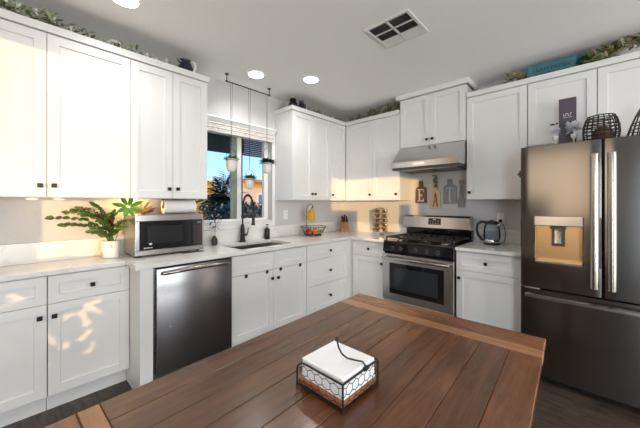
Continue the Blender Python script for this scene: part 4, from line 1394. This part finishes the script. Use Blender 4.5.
# ------------------------------------------------------------------ hanging planters over the sink
HX = .20
rod = thing('planter_rod', (HX, -1.82, CEIL), 'black ceiling rod holding three hanging planters in front of the window', 'hanging rod')
m = MB(); m.tube([(HX, -2.095, 2.565), (HX, -1.545, 2.565)], .006, 8); put('rod', m, M['black'], rod)
for yy in (-2.080, -1.560):
    m = MB(); m.cyl((HX, yy, 2.571), (HX, yy, CEIL - .001), .005, seg=8); m.lathe([(.020, -.006), (.020, -.001)], (HX, yy, CEIL), 16); m.lathe([(.009, -.008), (.009, .008)], (HX, yy, 2.565), 12); put('ceiling_bracket', m, M['black'], rod)
def planter(yy, ztop, zbot, r, label, lab2, leafm, bail, seedn, nleaf, lsz):
    o = thing('hanging_planter', (HX, yy, zbot), label, 'hanging planter', 'hanging planters over the sink')
    mb = MB(); H = ztop - zbot
    mb.lathe([(r * .40, 0), (r * .72, H * .08), (r * .92, H * .30), (r, H * .60), (r * 1.0, H * .86), (r * 1.06, H * .88), (r * 1.06, H), (r * .96, H), (r * .90, H * .8)], (HX, yy, zbot), 24, cap=False)
    mb.lathe([(r * .45, 0), (.001, .001)], (HX, yy, zbot), 24, cap=False)
    put('pot', mb, M['ceramicw'] if not bail else M['ceramic'], o, smooth=True)
    mb = MB(); mb.lathe([(r * .90, H * .82), (.001, H * .84)], (HX, yy, zbot), 20, cap=False); put('soil', mb, M['soil'], o)
    mb = MB(); mb.tube(circ(HX, yy, ztop - .012, r * 1.06, 24), .003, 6, closed=True)
    top = ztop + (.17 if bail else .10)
    lp = []
    for i in range(17):
        a = math.pi * i / 16
        w_ = r * 1.06 * (math.cos(a))
        lp.append((HX, yy + w_, ztop - .012 + (top - ztop + .012) * (math.sin(a) ** .6)))
    mb.tube(lp, .0018, 6)
    put('wire_hanger', mb, M['black'], o)
    mb = MB(); mb.tube([(HX - .003, yy - .010, 2.5725), (HX, yy - .006, (2.57 + top) / 2), (HX, yy, top)], .0016, 5)
    mb.tube([(HX + .003, yy + .010, 2.5725), (HX, yy + .006, (2.57 + top) / 2), (HX, yy, top)], .0016, 5)
    mb.tube(circ(0, 0, 0, .009, 14), .0015, 5, closed=True) if False else None
    put('cord', mb, M['black'], o)
    p = thing('trailing_plant', (HX, yy, ztop - .02), lab2, 'plant')
    rn = random.Random(seedn)
    mb = MB()
    for i in range(nleaf):
        a = rn.uniform(0, 2 * math.pi); q = rn.random()
        b = Vector((HX + math.cos(a) * r * .5 * q, yy + math.sin(a) * r * .5 * q, ztop - .004))
        t_ = Vector((math.cos(a) * (.5 + q), math.sin(a) * (.5 + q), rn.uniform(.15, 1.3))).normalized() * lsz * rn.uniform(.8, 1.4)
        mid = b + t_ * .5
        mb.leaf(mid - t_ * .5, b + t_, lsz * .36, fold=.15, droop=.25)
    put('leaves', mb, leafm, p, fixn=False)
planter(-2.030, 1.790, 1.662, .053, 'cream hanging planter nearest the left cabinets', 'low green plant in the left hanging planter', M['leafl'], False, 5, 60, .060)
planter(-1.817, 1.604, 1.500, .050, 'lowest cream hanging planter, on the middle cord', 'small green rosette in the lowest, middle hanging planter', M['leaf'], False, 6, 60, .070)
planter(-1.590, 1.795, 1.678, .050, 'white hanging planter on the right cord with a tall wire loop', 'dark leafy plant spilling over the right hanging planter', M['leafd'], True, 8, 100, .085)

# ------------------------------------------------------------------ things on top of the wall cabinets
TOP = UZ1 + .0015
def garland(F, pts, n, spread, lsz, mats, label, seedn, flowers=0, name='leaf_garland'):
    c0 = pts[0]
    o = thing(name, F(c0[0], c0[1], TOP), label, 'garland')
    rn = random.Random(seedn)
    mb = MB(); mb.tube([F(p[0], p[1], p[2]) for p in pts], .004, 6); put('vine', mb, M['twig'], o)
    mbs = [MB() for _ in mats]
    for i in range(n):
        f = rn.random() * (len(pts) - 1); k = int(f); f -= k
        p = [pts[k][q] * (1 - f) + pts[k + 1][q] * f for q in range(3)]
        sp_ = p[2] - TOP
        b = Vector(F(p[0] + rn.uniform(-.02, .02), p[1] + rn.uniform(-spread, spread), p[2] + rn.uniform(-.3, 1.0) * spread))
        d = Vector((rn.uniform(-1, 1), rn.uniform(-1, 1), rn.uniform(-.25, .95))).normalized() * lsz * rn.uniform(.7, 1.3)
        t_ = b + d
        if t_.z < TOP + .004: t_.z = TOP + .004
        if b.z < TOP + .004: b.z = TOP + .004
        if t_.z > CEIL - .02: t_.z = CEIL - .02
        mbs[rn.randrange(len(mbs))].leaf(b, t_, lsz * .42, fold=.15)
    for mb, mm in zip(mbs, mats):
        put('leaves', mb, mm, o, fixn=False)
    if flowers:
        for i in range(flowers):
            mb = MB()
            f = rn.random() * (len(pts) - 1); k = int(f); f -= k
            p = [pts[k][q] * (1 - f) + pts[k + 1][q] * f for q in range(3)]
            b = Vector(F(p[0], p[1] + rn.uniform(0, spread), p[2] + rn.uniform(.2, 1.0) * spread))
            for a in range(5):
                an = a * 2 * math.pi / 5
                mb.leaf(b, b + Vector((.012, math.cos(an) * .022, math.sin(an) * .022)), .016, fold=.1)
            put('flower', mb, M['petal'], o, fixn=False)
    return o
garland(FW, [(-3.78, .22, 2.53), (-3.60, .24, 2.55), (-3.48, .25, 2.52), (-3.40, .25, 2.545), (-3.30, .24, 2.515), (-3.15, .25, 2.49)], 120, .040, .055, [M['garl'], M['leaf'], M['garl']], 'leafy garland with small pale flowers on the leftmost cabinet top', 21, 10)
garland(FW, [(-3.12, .24, 2.49), (-3.00, .25, 2.515), (-2.88, .25, 2.51), (-2.75, .25, 2.485), (-2.61, .24, 2.50)], 85, .032, .045, [M['garl'], M['leaf'], M['garl']], 'thin leafy garland along the cabinet top ending at the black and white jug', 22, 12)
garland(FW, [(-1.00, .20, 2.49), (-.80, .20, 2.51), (-.55, .19, 2.51), (-.30, .20, 2.50)], 150, .040, .058, [M['garl'], M['garlb']], 'dry leaf garland between the navy jugs and the room corner', 23, 3)
garland(FR, [(.32, .20, 2.49), (.50, .20, 2.51), (.75, .21, 2.53), (.92, .20, 2.54), (1.10, .18, 2.52)], 230, .050, .062, [M['garl'], M['garlb'], M['garlb']], 'brown dry leaf garland on the cabinet top left of the hood cabinet', 24, 3)
garland(FR, [(2.26, .24, 2.53), (2.32, .26, 2.55), (2.37, .25, 2.51), (2.41, .24, 2.49)], 60, .028, .050, [M['garly'], M['garlb'], M['garl']], 'short spray of dried leaves at the left end of the teal box', 25)
garland(FR, [(2.82, .26, 2.50), (2.92, .27, 2.50), (3.00, .27, 2.55), (3.08, .26, 2.585), (3.20, .25, 2.58), (3.32, .24, 2.55)], 330, .045, .075, [M['garly'], M['garlb'], M['garl']], 'thick dried leaf garland right of the teal box above the refrigerator', 26)
garland(FR, [(2.800, .305, 2.50), (2.835, .30, 2.53), (2.870, .29, 2.50)], 60, .028, .045, [M['leaf'], M['leafd']], 'dark green leaf bunch at the right end of the teal box', 27)

# black and white ceramic jug
jx, jy = .235, -2.495
jg = thing('ceramic_jug', (jx, jy, TOP), 'black ceramic jug with white handle on the cabinet top beside the window', 'jug')
m = MB(); m.lathe([(.045, 0), (.062, .012), (.072, .060), (.066, .105), (.048, .135), (.044, .155), (.050, .172), (.045, .172), (.040, .150)], (jx, jy, TOP), 24, cap=False); m.lathe([(.045, 0), (.001, .001)], (jx, jy, TOP), 24, cap=False); put('body', m, M['navy'], jg, smooth=True)
m = MB(); m.tube([(jx + .040, jy + .030, TOP + .155), (jx + .075, jy + .045, TOP + .145), (jx + .090, jy + .050, TOP + .100), (jx + .062, jy + .035, TOP + .045)], .009, 8); put('handle', m, M['ceramic'], jg, smooth=True)
m = MB(); m.tube([(jx, jy - .035, TOP + .150), (jx + .005, jy - .075, TOP + .168)], [.018, .009], 8); put('spout', m, M['navy'], jg, smooth=True)
# navy jugs on the right cabinet
def navyjug(x, y, s, label, squat):
    o = thing('ceramic_jug', (x, y, TOP), label, 'jug')
    mb = MB()
    pr_ = [(.035, 0), (.052, .02), (.056, .06), (.045, .10), (.028, .118), (.020, .124)] if squat else [(.030, 0), (.038, .01), (.040, .10), (.032, .13), (.024, .145), (.028, .165)]
    mb.lathe([(r * s, z * s) for r, z in pr_], (x, y, TOP), 22); put('body', mb, M['navy'], o, smooth=True)
    mb = MB()
    if squat:
        mb.lathe([(.020 * s, .1245 * s), (.038 * s, .130 * s), (.030 * s, .146 * s), (.006 * s, .152 * s)], (x, y, TOP), 18); put('lid', mb, M['black'], o, smooth=True)
        mb = MB(); mb.tube([(x + .02, y + .045 * s, TOP + .06 * s), (x + .03, y + .085 * s, TOP + .105 * s)], [.010, .006], 8); put('spout', mb, M['navy'], o)
    else:
        mb.tube([(x, y + .024 * s, TOP + .15 * s), (x, y + .062 * s, TOP + .14 * s), (x, y + .062 * s, TOP + .07 * s), (x, y + .036 * s, TOP + .04 * s)], .006, 8); put('handle', mb, M['navy'], o)
navyjug(.235, -1.235, 1.15, 'squat navy pot with black lid at the cabinet corner right of the window', True)
navyjug(.225, -1.085, 1.10, 'tall dark navy jug beside the squat navy pot', False)

# teal trough with lettering
tb = thing('teal_planter_box', (2.59, -.26, TOP), 'teal metal box lettered FARM FRESH on the cabinet top above the refrigerator', 'decorative box')
m = MB()
x0, x1, yf, yk, zt_ = 2.418, 2.765, -.300, -.170, 2.588
def tr(x, y, z): return (x, y, z)
xk = x1 + .10
outer_b = [(x0 + .018, yf + .012), (x1 - .014, yf + .012), (xk - .030, yk - .012), (x0 + .018, yk - .012)]
outer_t = [(x0, yf), (x1, yf), (xk, yk), (x0, yk)]
inner_t = [(x0 + .006, yf + .006), (x1 - .004, yf + .006), (xk - .012, yk - .006), (x0 + .006, yk - .006)]
inner_b = [(x0 + .024, yf + .018), (x1 - .020, yf + .018), (xk - .040, yk - .018), (x0 + .024, yk - .018)]
rr = [m.verts([(x, y, z) for x, y in q]) for q, z in ((outer_b, TOP), (outer_t, zt_), (inner_t, zt_), (inner_b, TOP + .006))]
m.face(rr[0][::-1])
for a, b in zip(rr, rr[1:]):
    for k in range(4): m.face([a[k], a[(k + 1) % 4], b[(k + 1) % 4], b[k]])
m.face(rr[-1])
bxo = put('box', m, M['teal'], tb)
m = MB(); m.tube([(x0, yf, zt_), (x1, yf, zt_), (xk, yk, zt_), (x0, yk, zt_)], .005, 8, closed=True); put('rolled_rim', m, M['teal'], tb)
slope = .012 / (zt_ - TOP)
tm = text_mesh('FARM FRESH', .046, .0006, lambda x, y, z: (2.592 + x * 1.02, yf - .0012 + (zt_ - (2.538 + y)) * slope - z, 2.538 + y))
put('lettering', tm, M['tealtext'], bxo)
m = MB(); m.box((2.47, yf - .0014 + (zt_ - 2.507) * slope, 2.505), (2.715, yf - .0004 + (zt_ - 2.507) * slope, 2.509)); put('painted_line', m, M['tealtext'], bxo)

# ------------------------------------------------------------------ things on the refrigerator
FT = 1.7725
sg = thing('table_sign', (2.71, -.42, FT), 'tall purple grey sign with pale lettering standing on the refrigerator', 'sign')
m = MB(); m.box((2.656, -.432, FT - .006), (2.766, -.418, 2.206), .002); bd = put('board', m, M['purple'], sg)
m = MB()
for i in range(4):
    m.box((2.684 + i * .0145, -.4330, 2.060), (2.6865 + i * .0145, -.4322, 2.082))
    m.box((2.6875 + i * .0145, -.4330, 2.060 + (i % 2) * .018), (2.695 + i * .0145, -.4322, 2.064 + (i % 2) * .018))
for i in range(5): m.box((2.684 + i * .0115, -.4330, 2.046), (2.6925 + i * .0115, -.4322, 2.0495))
put('lettering', m, M['letterw'], bd)
def goblet(x, y, label):
    o = thing('goblet', (x, y, FT), label, 'goblet')
    mb = MB(); mb.lathe([(.022, 0), (.020, .004), (.005, .010), (.004, .075), (.010, .085), (.019, .100), (.021, .120), (.020, .120), (.017, .102), (.001, .090)], (x, y, FT), 20, cap=False); put('stemmed_cup', mb, M['ceramic'], o, smooth=True)
    return o
g1 = goblet(2.640, -.50, 'small white stemmed goblet left of the purple sign')
g2 = goblet(2.752, -.50, 'small white stemmed goblet in front of the purple sign')
m = MB(); m.leaf((2.640, -.506, FT + .215), (2.600, -.520, FT + .213), .018, up=(0, -1, .2)); m.leaf((2.640, -.506, FT + .215), (2.662, -.520, FT + .222), .014, up=(0, -1, .2)); put('black_bow', m, M['black'], g1, fixn=False)
def fluff(x, y, z, s, label, n):
    o = thing('feather_bunch', (x, y, z - s), label, 'artificial flowers')
    mb = MB(); rn = random.Random(int(x * 1000))
    mb.cyl((x, y, FT + .093), (x, y, z), .002, seg=6)
    for i in range(n):
        d = Vector((rn.uniform(-1, 1), rn.uniform(-1, 1), rn.uniform(-.6, 1))).normalized()
        b = Vector((x, y, z)) + d * s * .2
        mb.leaf(b, Vector((x, y, z)) + d * s * rn.uniform(.6, 1.1), s * .35, fold=.2)
    put('plumes', mb, M['feather'], o, fixn=False)
fluff(2.640, -.50, FT + .165, .045, 'small white bloom in the left white goblet', 40)
fluff(2.752, -.50, FT + .170, .070, 'fluffy lilac white feathers in the goblet before the purple sign', 90)

def hoop_path(prof, c, a): return [(c[0] + r * math.cos(a), c[1] + r * math.sin(a), c[2] + z) for r, z in prof]
wb = thing('wire_basket', (2.905, -.57, FT), 'dark rounded wire basket on the middle of the refrigerator top', 'basket')
m = MB(); c = (2.905, -.57, FT + .002)
prof = [(.084, 0), (.095, .040), (.100, .090), (.097, .140), (.086, .185), (.074, .208)]
for k in range(18): m.tube(hoop_path(prof, c, 2 * math.pi * k / 18), .0035, 5)
for r, z in ((.084, .004), (.093, .030), (.098, .062), (.1, .092), (.099, .118), (.097, .140), (.091, .165), (.083, .190), (.074, .208)): m.tube(circ(c[0], c[1], c[2] + z, r), .0042, 6, closed=True)
put('wire_frame', m, M['basketwire'], wb)
m = MB(); m.lathe([(.001, .001), (.078, .002), (.078, .008), (.001, .009)], c, 24, cap=False); put('base', m, M['basketwire'], wb)
bb = thing('woven_ball', (2.915, -.58, FT + .012), 'brown woven ball inside the rounded wire basket', 'decoration')
m = MB(); m.ball((2.915, -.575, FT + .012 + .062), .062, 18); put('ball', m, M['brownball'], bb, smooth=True)
wd = thing('wire_cloche', (3.125, -.57, FT), 'dark cone-shaped wire basket at the right end of the refrigerator top', 'basket')
m = MB(); c = (3.125, -.57, FT + .002)
prof = [(.092, .0), (.090, .04), (.070, .11), (.045, .18), (.020, .235), (.006, .26)]
for k in range(16): m.tube(hoop_path(prof, c, 2 * math.pi * k / 16), .0035, 5)
for r, z in ((.092, .004), (.090, .03), (.080, .075), (.067, .12), (.045, .18), (.025, .225)): m.tube(circ(c[0], c[1], c[2] + z, r), .004, 6, closed=True)
put('wire_frame', m, M['basketwire'], wd)
m = MB(); m.lathe([(.105, 0), (.112, .006), (.112, .014), (.095, .018), (.001, .020)], c, 28); put('tray', m, M['black'], wd)
m = MB(); m.ball((c[0], c[1], c[2] + .268), .010, 10); put('finial', m, M['black'], wd)

# ------------------------------------------------------------------ over-door hooks on the sink cabinet
for yy, lab in ((-2.126, 'small black over-door hook nearest the dishwasher'), (-1.900, 'small black over-door hook on the left sink door beside its knob'), (-1.735, 'small black over-door hook on the right sink door beside its knob'), (-1.475, 'small black over-door hook nearest the three-drawer cabinet')):
    o = thing('over_door_hook', (.62, yy, .70), lab, 'hook', 'black hooks over the sink doors')
    m = MB(); m.box((.6195, yy - .013, .680), (.6235, yy + .013, .7125), .001); m.box((.6235, yy - .010, .690), (.634, yy + .010, .7105), .002)
    put('hook', m, M['knob'], o)

# ------------------------------------------------------------------ dining table
TZ = .762
P0 = Vector((1.757, -2.007, 0))
rot = R(2.3)
ex_ = Vector((math.cos(R(2.0)), math.sin(R(2.0)), 0)); ey_ = Vector((math.sin(rot), -math.cos(rot), 0))
TW, TL = .955, 1.555
def T(a, b, z):
    p = P0 + ex_ * a + ey_ * b
    return (p.x, p.y, z)
tbl = thing('dining_table', T(TW / 2, TL / 2, 0), 'large dark walnut plank table filling the foreground', 'table')
def tbox(mb, a0, a1, b0, b1, z0, z1, bev=.0015, attr=None):
    n0 = len(mb.bm.verts)
    v = mb.verts([T(a0, b0, z0), T(a1, b0, z0), T(a1, b1, z0), T(a0, b1, z0), T(a0, b0, z1), T(a1, b0, z1), T(a1, b1, z1), T(a0, b1, z1)])
    fs = [mb.face([v[i] for i in f]) for f in ((0, 3, 2, 1), (4, 5, 6, 7), (0, 1, 5, 4), (1, 2, 6, 5), (2, 3, 7, 6), (3, 0, 4, 7))]
    if attr is not None:
        lay = mb.bm.loops.layers.color.get('plank') or mb.bm.loops.layers.color.new('plank')
        for f in fs:
            for l in f.loops: l[lay] = attr
    if bev:
        es = list({e_ for f in fs for e_ in f.edges})
        bmesh.ops.bevel(mb.bm, geom=es, offset=bev, segments=1, affect='EDGES')
rn = random.Random(14)
m = MB(); m.bm.loops.layers.color.new('plank')
seams = [0.0, .105, .212, .318, .430, .538, .640, .748, .852, TW]
tone = [.45, .30, .55, .35, .60, .40, .50, .35, .78]
for i in range(9):
    tbox(m, seams[i] + .0006, seams[i + 1] - .0006, .210, TL - .192, TZ - .030, TZ, .0018, (tone[i], rn.random(), rn.random(), 1))
put('plank_top', m, M['table'], tbl)
m = MB(); m.bm.loops.layers.color.new('plank')
tbox(m, 0, TW, 0, .139, TZ - .030, TZ, .004, (.55, .3, .6, 1))
put('end_board', m, M['tablex'], tbl)
m = MB(); m.bm.loops.layers.color.new('plank')
tbox(m, 0, TW, TL - .140, TL, TZ - .030, TZ, .004, (.75, .8, .2, 1))
put('end_board', m, M['tablex'], tbl)
m = MB(); tbox(m, 0, TW, .140, .209, TZ - .030, TZ - .0004, .002); o = put('inlay_strip', m, M['strip'], tbl); o['label'] = 'paler wooden strip'
m = MB(); tbox(m, 0, TW, TL - .191, TL - .141, TZ - .030, TZ - .0004, .002); o = put('inlay_strip', m, M['strip'], tbl); o['label'] = 'paler wooden strip'
m = MB()
for a0, a1, b0, b1 in ((.07, TW - .07, .07, .09), (.07, TW - .07, TL - .09, TL - .07), (.07, .09, .09, TL - .09), (TW - .09, TW - .07, .09, TL - .09)):
    tbox(m, a0, a1, b0, b1, TZ - .13, TZ - .031, .001)
put('apron', m, M['copper'], tbl)
for a0 in (.06, TW - .13):
    for b0 in (.06, TL - .13):
        m = MB(); tbox(m, a0, a0 + .07, b0, b0 + .07, .0005, TZ - .0315, .004); put('leg', m, M['copper'], tbl)

# ------------------------------------------------------------------ napkin holder
nh = thing('napkin_holder', (2.26, -2.83, TZ), 'black chicken-wire napkin holder with wooden base on the table', 'napkin holder')
nx0_, nx1_, ny0, ny1 = 2.168, 2.355, -2.920, -2.742
zb, zt2 = TZ + .008, TZ + .080
m = MB()
m.box((nx0_ + .004, ny0 + .004, zb + .001), (nx1_ - .004, ny1 - .004, zb + .020), .003); put('wooden_base', m, M['copper'], nh)
m = MB()
m.tube([(nx0_, ny0, zb), (nx1_, ny0, zb), (nx1_, ny1, zb), (nx0_, ny1, zb)], .0028, 6, closed=True)
# side rails: straight on the right, arched down at the left end
def rail(y): 
    pts = [(nx1_, y, zt2)]
    for i in range(1, 9): pts.append((nx1_ + (nx0_ + .035 - nx1_) * i / 8, y, zt2))
    for i in range(1, 8):
        a = math.pi / 2 * i / 7
        pts.append((nx0_ + .035 - .035 * math.sin(a), y, zt2 - .030 + .030 * math.cos(a)))
    pts.append((nx0_, y, zb))
    return pts
m.tube(rail(ny0), .0028, 6); m.tube(rail(ny1), .0028, 6)
m.tube([(nx1_, ny0, zt2), (nx1_, ny1, zt2)], .0028, 6)
for y in (ny0, ny1): m.tube([(nx1_, y, zb), (nx1_, y, zt2)], .0028, 6)
for x in (nx0_, nx1_):
    for y in (ny0, ny1): m.ball((x, y, TZ + .0045), .004, 8)
put('frame', m, M['black'], nh)
m = MB()
def hexmesh(P_, W_, H_, nx, nz, clip=None):
    w_ = W_ / nx; h_ = H_ / nz
    seen = set()
    def key(p): return (round(p[0], 4), round(p[1], 4))
    for i in range(nx + 1):
        for j in range(nz + 1):
            cx_ = (i + (.5 if j % 2 else 0)) * w_; cz_ = j * h_
            pts = [(cx_ + dx * w_, cz_ + dz * h_) for dx, dz in ((0, .66), (.5, .33), (.5, -.33), (0, -.66), (-.5, -.33), (-.5, .33))]
            for a, b in zip(pts, pts[1:] + pts[:1]):
                a2 = (min(max(a[0], 0), W_), min(max(a[1], 0), H_)); b2 = (min(max(b[0], 0), W_), min(max(b[1], 0), H_))
                k = tuple(sorted((key(a2), key(b2))))
                if k in seen or k[0] == k[1]: continue
                seen.add(k)
                if (a2[0] == b2[0] and a2[0] in (0, W_)) or (a2[1] == b2[1] and a2[1] in (0, H_)): continue
                m.tube([P_(*a2), P_(*b2)], .0010, 4)
W1 = nx1_ - nx0_; W2 = ny1 - ny0; HH = zt2 - zb
hexmesh(lambda a, z: (nx0_ + a, ny0, zb + min(z, HH - max(0, .035 - a) ** 2 * 22)), W1, HH, 6, 3)
hexmesh(lambda a, z: (nx0_ + a, ny1, zb + min(z, HH - max(0, .035 - a) ** 2 * 22)), W1, HH, 6, 3)
hexmesh(lambda a, z: (nx1_, ny0 + a, zb + z), W2, HH, 6, 3)
put('wire_mesh', m, M['black'], nh)
m = MB()
arm = [(nx1_, -2.806, zt2 + .003), (2.345, -2.812, zt2 + .018), (2.325, -2.826, zt2 + .021), (2.308, -2.840, zt2 + .026), (2.296, -2.850, zt2 + .038), (2.289, -2.858, zt2 + .058), (2.285, -2.862, zt2 + .084)]
sa = []
for i in range(len(arm) - 1):
    for k in range(4): sa.append(Vector(arm[i]).lerp(Vector(arm[i + 1]), k / 4))
sa.append(Vector(arm[-1]))
m.tube(sa, .0028, 8); m.ball(arm[-1], .0065, 10); m.cyl((nx1_, -2.818, zt2), (nx1_, -2.798, zt2), .006, seg=10)
put('weighted_arm', m, M['black'], nh, smooth=True)
# stacked napkins
ns = thing('napkin_stack', (2.26, -2.84, zb + .0205), 'stack of folded white napkins in the wire holder', 'napkins')
m = MB()
rn = random.Random(2)
z = zb + .0205
k = 0
while z < TZ + .088:
    h = .0058
    jx, jy = rn.uniform(-.002, .002), rn.uniform(-.002, .002)
    m.box((2.182 + jx, -2.911 + jy * .3, z), (2.349 + jx * .5, -2.752 + jy, z + h), .0018)
    z += h + .0003
    k += 1
put('folded_napkins', m, M['napkin'], ns)

# ------------------------------------------------------------------ outside the kitchen window
m = MB(); m.box((-40, -30, -.35), (-.16, 40, -.30)); g = put('ground', m, M['ground']); g['kind'] = 'structure'; g['label'] = 'dry garden ground outside the window'
# patio roof edge above the window
pe = thing('patio_roof', (-1.0, -1.4, 2.1), 'dark slatted patio roof seen through the top of the kitchen window', 'patio roof')
m = MB()
m.box((-1.35, -4.2, 2.62), (-.16, -1.10, 2.66))
put('soffit', m, M['soffit'], pe)
m = MB(); m.box((-1.40, -4.2, 2.145), (-1.35, -1.10, 2.66)); o = put('fascia', m, M['soffit'], pe); o['label'] = 'dark teal grey fascia'
m = MB()
for i in range(16):
    z = 2.15 + i * .032
    m.box((-1.40, -1.095, z), (-1.375 , .8, z + .024), .002)
for yy in (-.95, -.45, .1, .65): m.box((-1.372, yy - .03, 2.19), (-1.34, yy + .03, 2.68))
m.box((-1.34, -1.095, 2.64), (-.16, .8, 2.68))
put('slatted_screen', m, M['eave'], pe)
# neighbour house
nb = thing('neighbour_house', (-8, 3, -.3), 'pink and ochre stucco house with a tiled roof beyond the window', 'house')
m = MB(); m.box((-8.8, 3.2, -.3), (-8.0, 9.0, 2.04)); put('wall', m, M['stuccop'], nb)
m = MB(); m.box((-8.8, 3.2, 2.041), (-7.98, 9.0, 2.26)); o = put('upper_band', m, M['stucco'], nb); o['label'] = 'ochre upper wall'
m = MB(); m.prism([(-7.7, 2.262), (-7.7, 2.33), (-8.4, 2.46), (-9.0, 2.33), (-9.0, 2.262)], 'y', 3.15, 9.2); put('roof', m, M['rooftile'], nb)
for yy in (4.30,):
    m = MB(); m.box((-8.01, yy - .42, 1.27), (-7.96, yy + .42, 1.80)); w_ = put('window', m, M['trimw'], nb)
    m = MB(); m.box((-7.958, yy - .35, 1.33), (-7.95, yy + .35, 1.74)); put('pane', m, M['extglass'], w_)
oc = thing('garden_wall', (-4.2, -.6, -.3), 'ochre stucco wall at the left edge of the window view', 'wall')
m = MB(); m.box((-4.4, -1.4, -.3), (-4.2, -.01, 1.93), .01); put('stucco_wall', m, M['stucco'], oc)
fn = thing('garden_fence', (-5.5, 2.5, -.3), 'weathered grey board fence below the neighbouring house', 'fence')
m = MB()
for i in range(44): m.box((-5.5, -.2 + i * .13, -.3), (-5.47, -.08 + i * .13, 1.22 + .01 * (i % 3)), .003)
m.box((-5.47, -.2, .3), (-5.43, 5.5, .38)); put('boards', m, M['fence'], fn)
# palm
pa = thing('garden_palm', (-3.1, -.38, -.3), 'dark blue green palm outside the left window pane', 'palm')
m = MB(); m.tube([(-3.1, -.38, -.3), (-3.08, -.37, .6), (-3.1, -.38, 1.45)], [.12, .10, .09], 10); put('trunk', m, M['twig'], pa)
m = MB()
rn = random.Random(9)
for i in range(80):
    a = rn.uniform(0, 2 * math.pi); el = rn.uniform(-.9, 1.35); L_ = rn.uniform(.55, .80)
    d = Vector((math.cos(a) * math.cos(el) * .7, math.sin(a) * math.cos(el) * .75, math.sin(el)))
    c0 = Vector((-3.1, -.38, 1.50))
    prev = c0
    for k in range(1, 9):
        f = k / 8
        p = c0 + d * L_ * f - Vector((0, 0, .22 * f * f))
        s = d.cross(Vector((0, 0, 1))).normalized()
        for q in (-1, 1):
            m.leaf(p, p + (d * .5 + s * q * .8 - Vector((0, 0, .3))).normalized() * .24 * (1.1 - f * .5), .055, fold=.1)
        m.tube([prev, p], .006, 4); prev = p
put('fronds', m, M['palm'], pa, fixn=False)
bs = thing('flowering_shrub', (-1.9, -.75, -.3), 'dark shrub with pale blossoms outside the left window pane', 'shrub')
m = MB(); m2 = MB(); m3 = MB()
for i in range(6): m3.tube([(-1.9, -.75, -.3), (-1.9 + rn.uniform(-.3, .3), -.75 + rn.uniform(-.3, .3), 1.1)], .012, 5)
for i in range(1500):
    p = Vector((-1.9 + rn.uniform(-.35, .35), -.75 + rn.uniform(-.55, .70), .2 + rn.random() ** .7 * 1.12))
    d = Vector((rn.uniform(-1, 1), rn.uniform(-1, 1), rn.uniform(-.6, .8))).normalized() * .10
    (m2 if (rn.random() < .07 and p.z > .9) else m).leaf(p, p + d, .045, fold=.12)
put('branches', m3, M['twig'], bs); put('leaves', m, M['palm'], bs, fixn=False); put('blossoms', m2, M['blossom'], bs, fixn=False)

hg = thing('dapple_shrub', (2.72, -6.0, -.09), 'unseen leafy shrub added outside the back wall to dapple the sunlight', 'shrub')  # out of view, added to break the low sunlight into dapples
m = MB(); m2 = MB()
for i in range(5): m2.tube([(2.72, -6.0, -.09), (2.72 + rn.uniform(-.3, .3), -6.0 + rn.uniform(-.1, .1), .9)], .01, 5)
for i in range(230):
    p = Vector((2.72 + rn.uniform(-.42, .42), -6.0 + rn.uniform(-.15, .15), .42 + rn.random() * .62))
    d = Vector((rn.uniform(-1, 1), rn.uniform(-.4, .4), rn.uniform(-.7, .8))).normalized() * .13
    m.leaf(p, p + d, .075, up=(0, 1, .2), fold=.1)
put('branches', m2, M['twig'], hg); put('leaves', m, M['leafd'], hg, fixn=False)
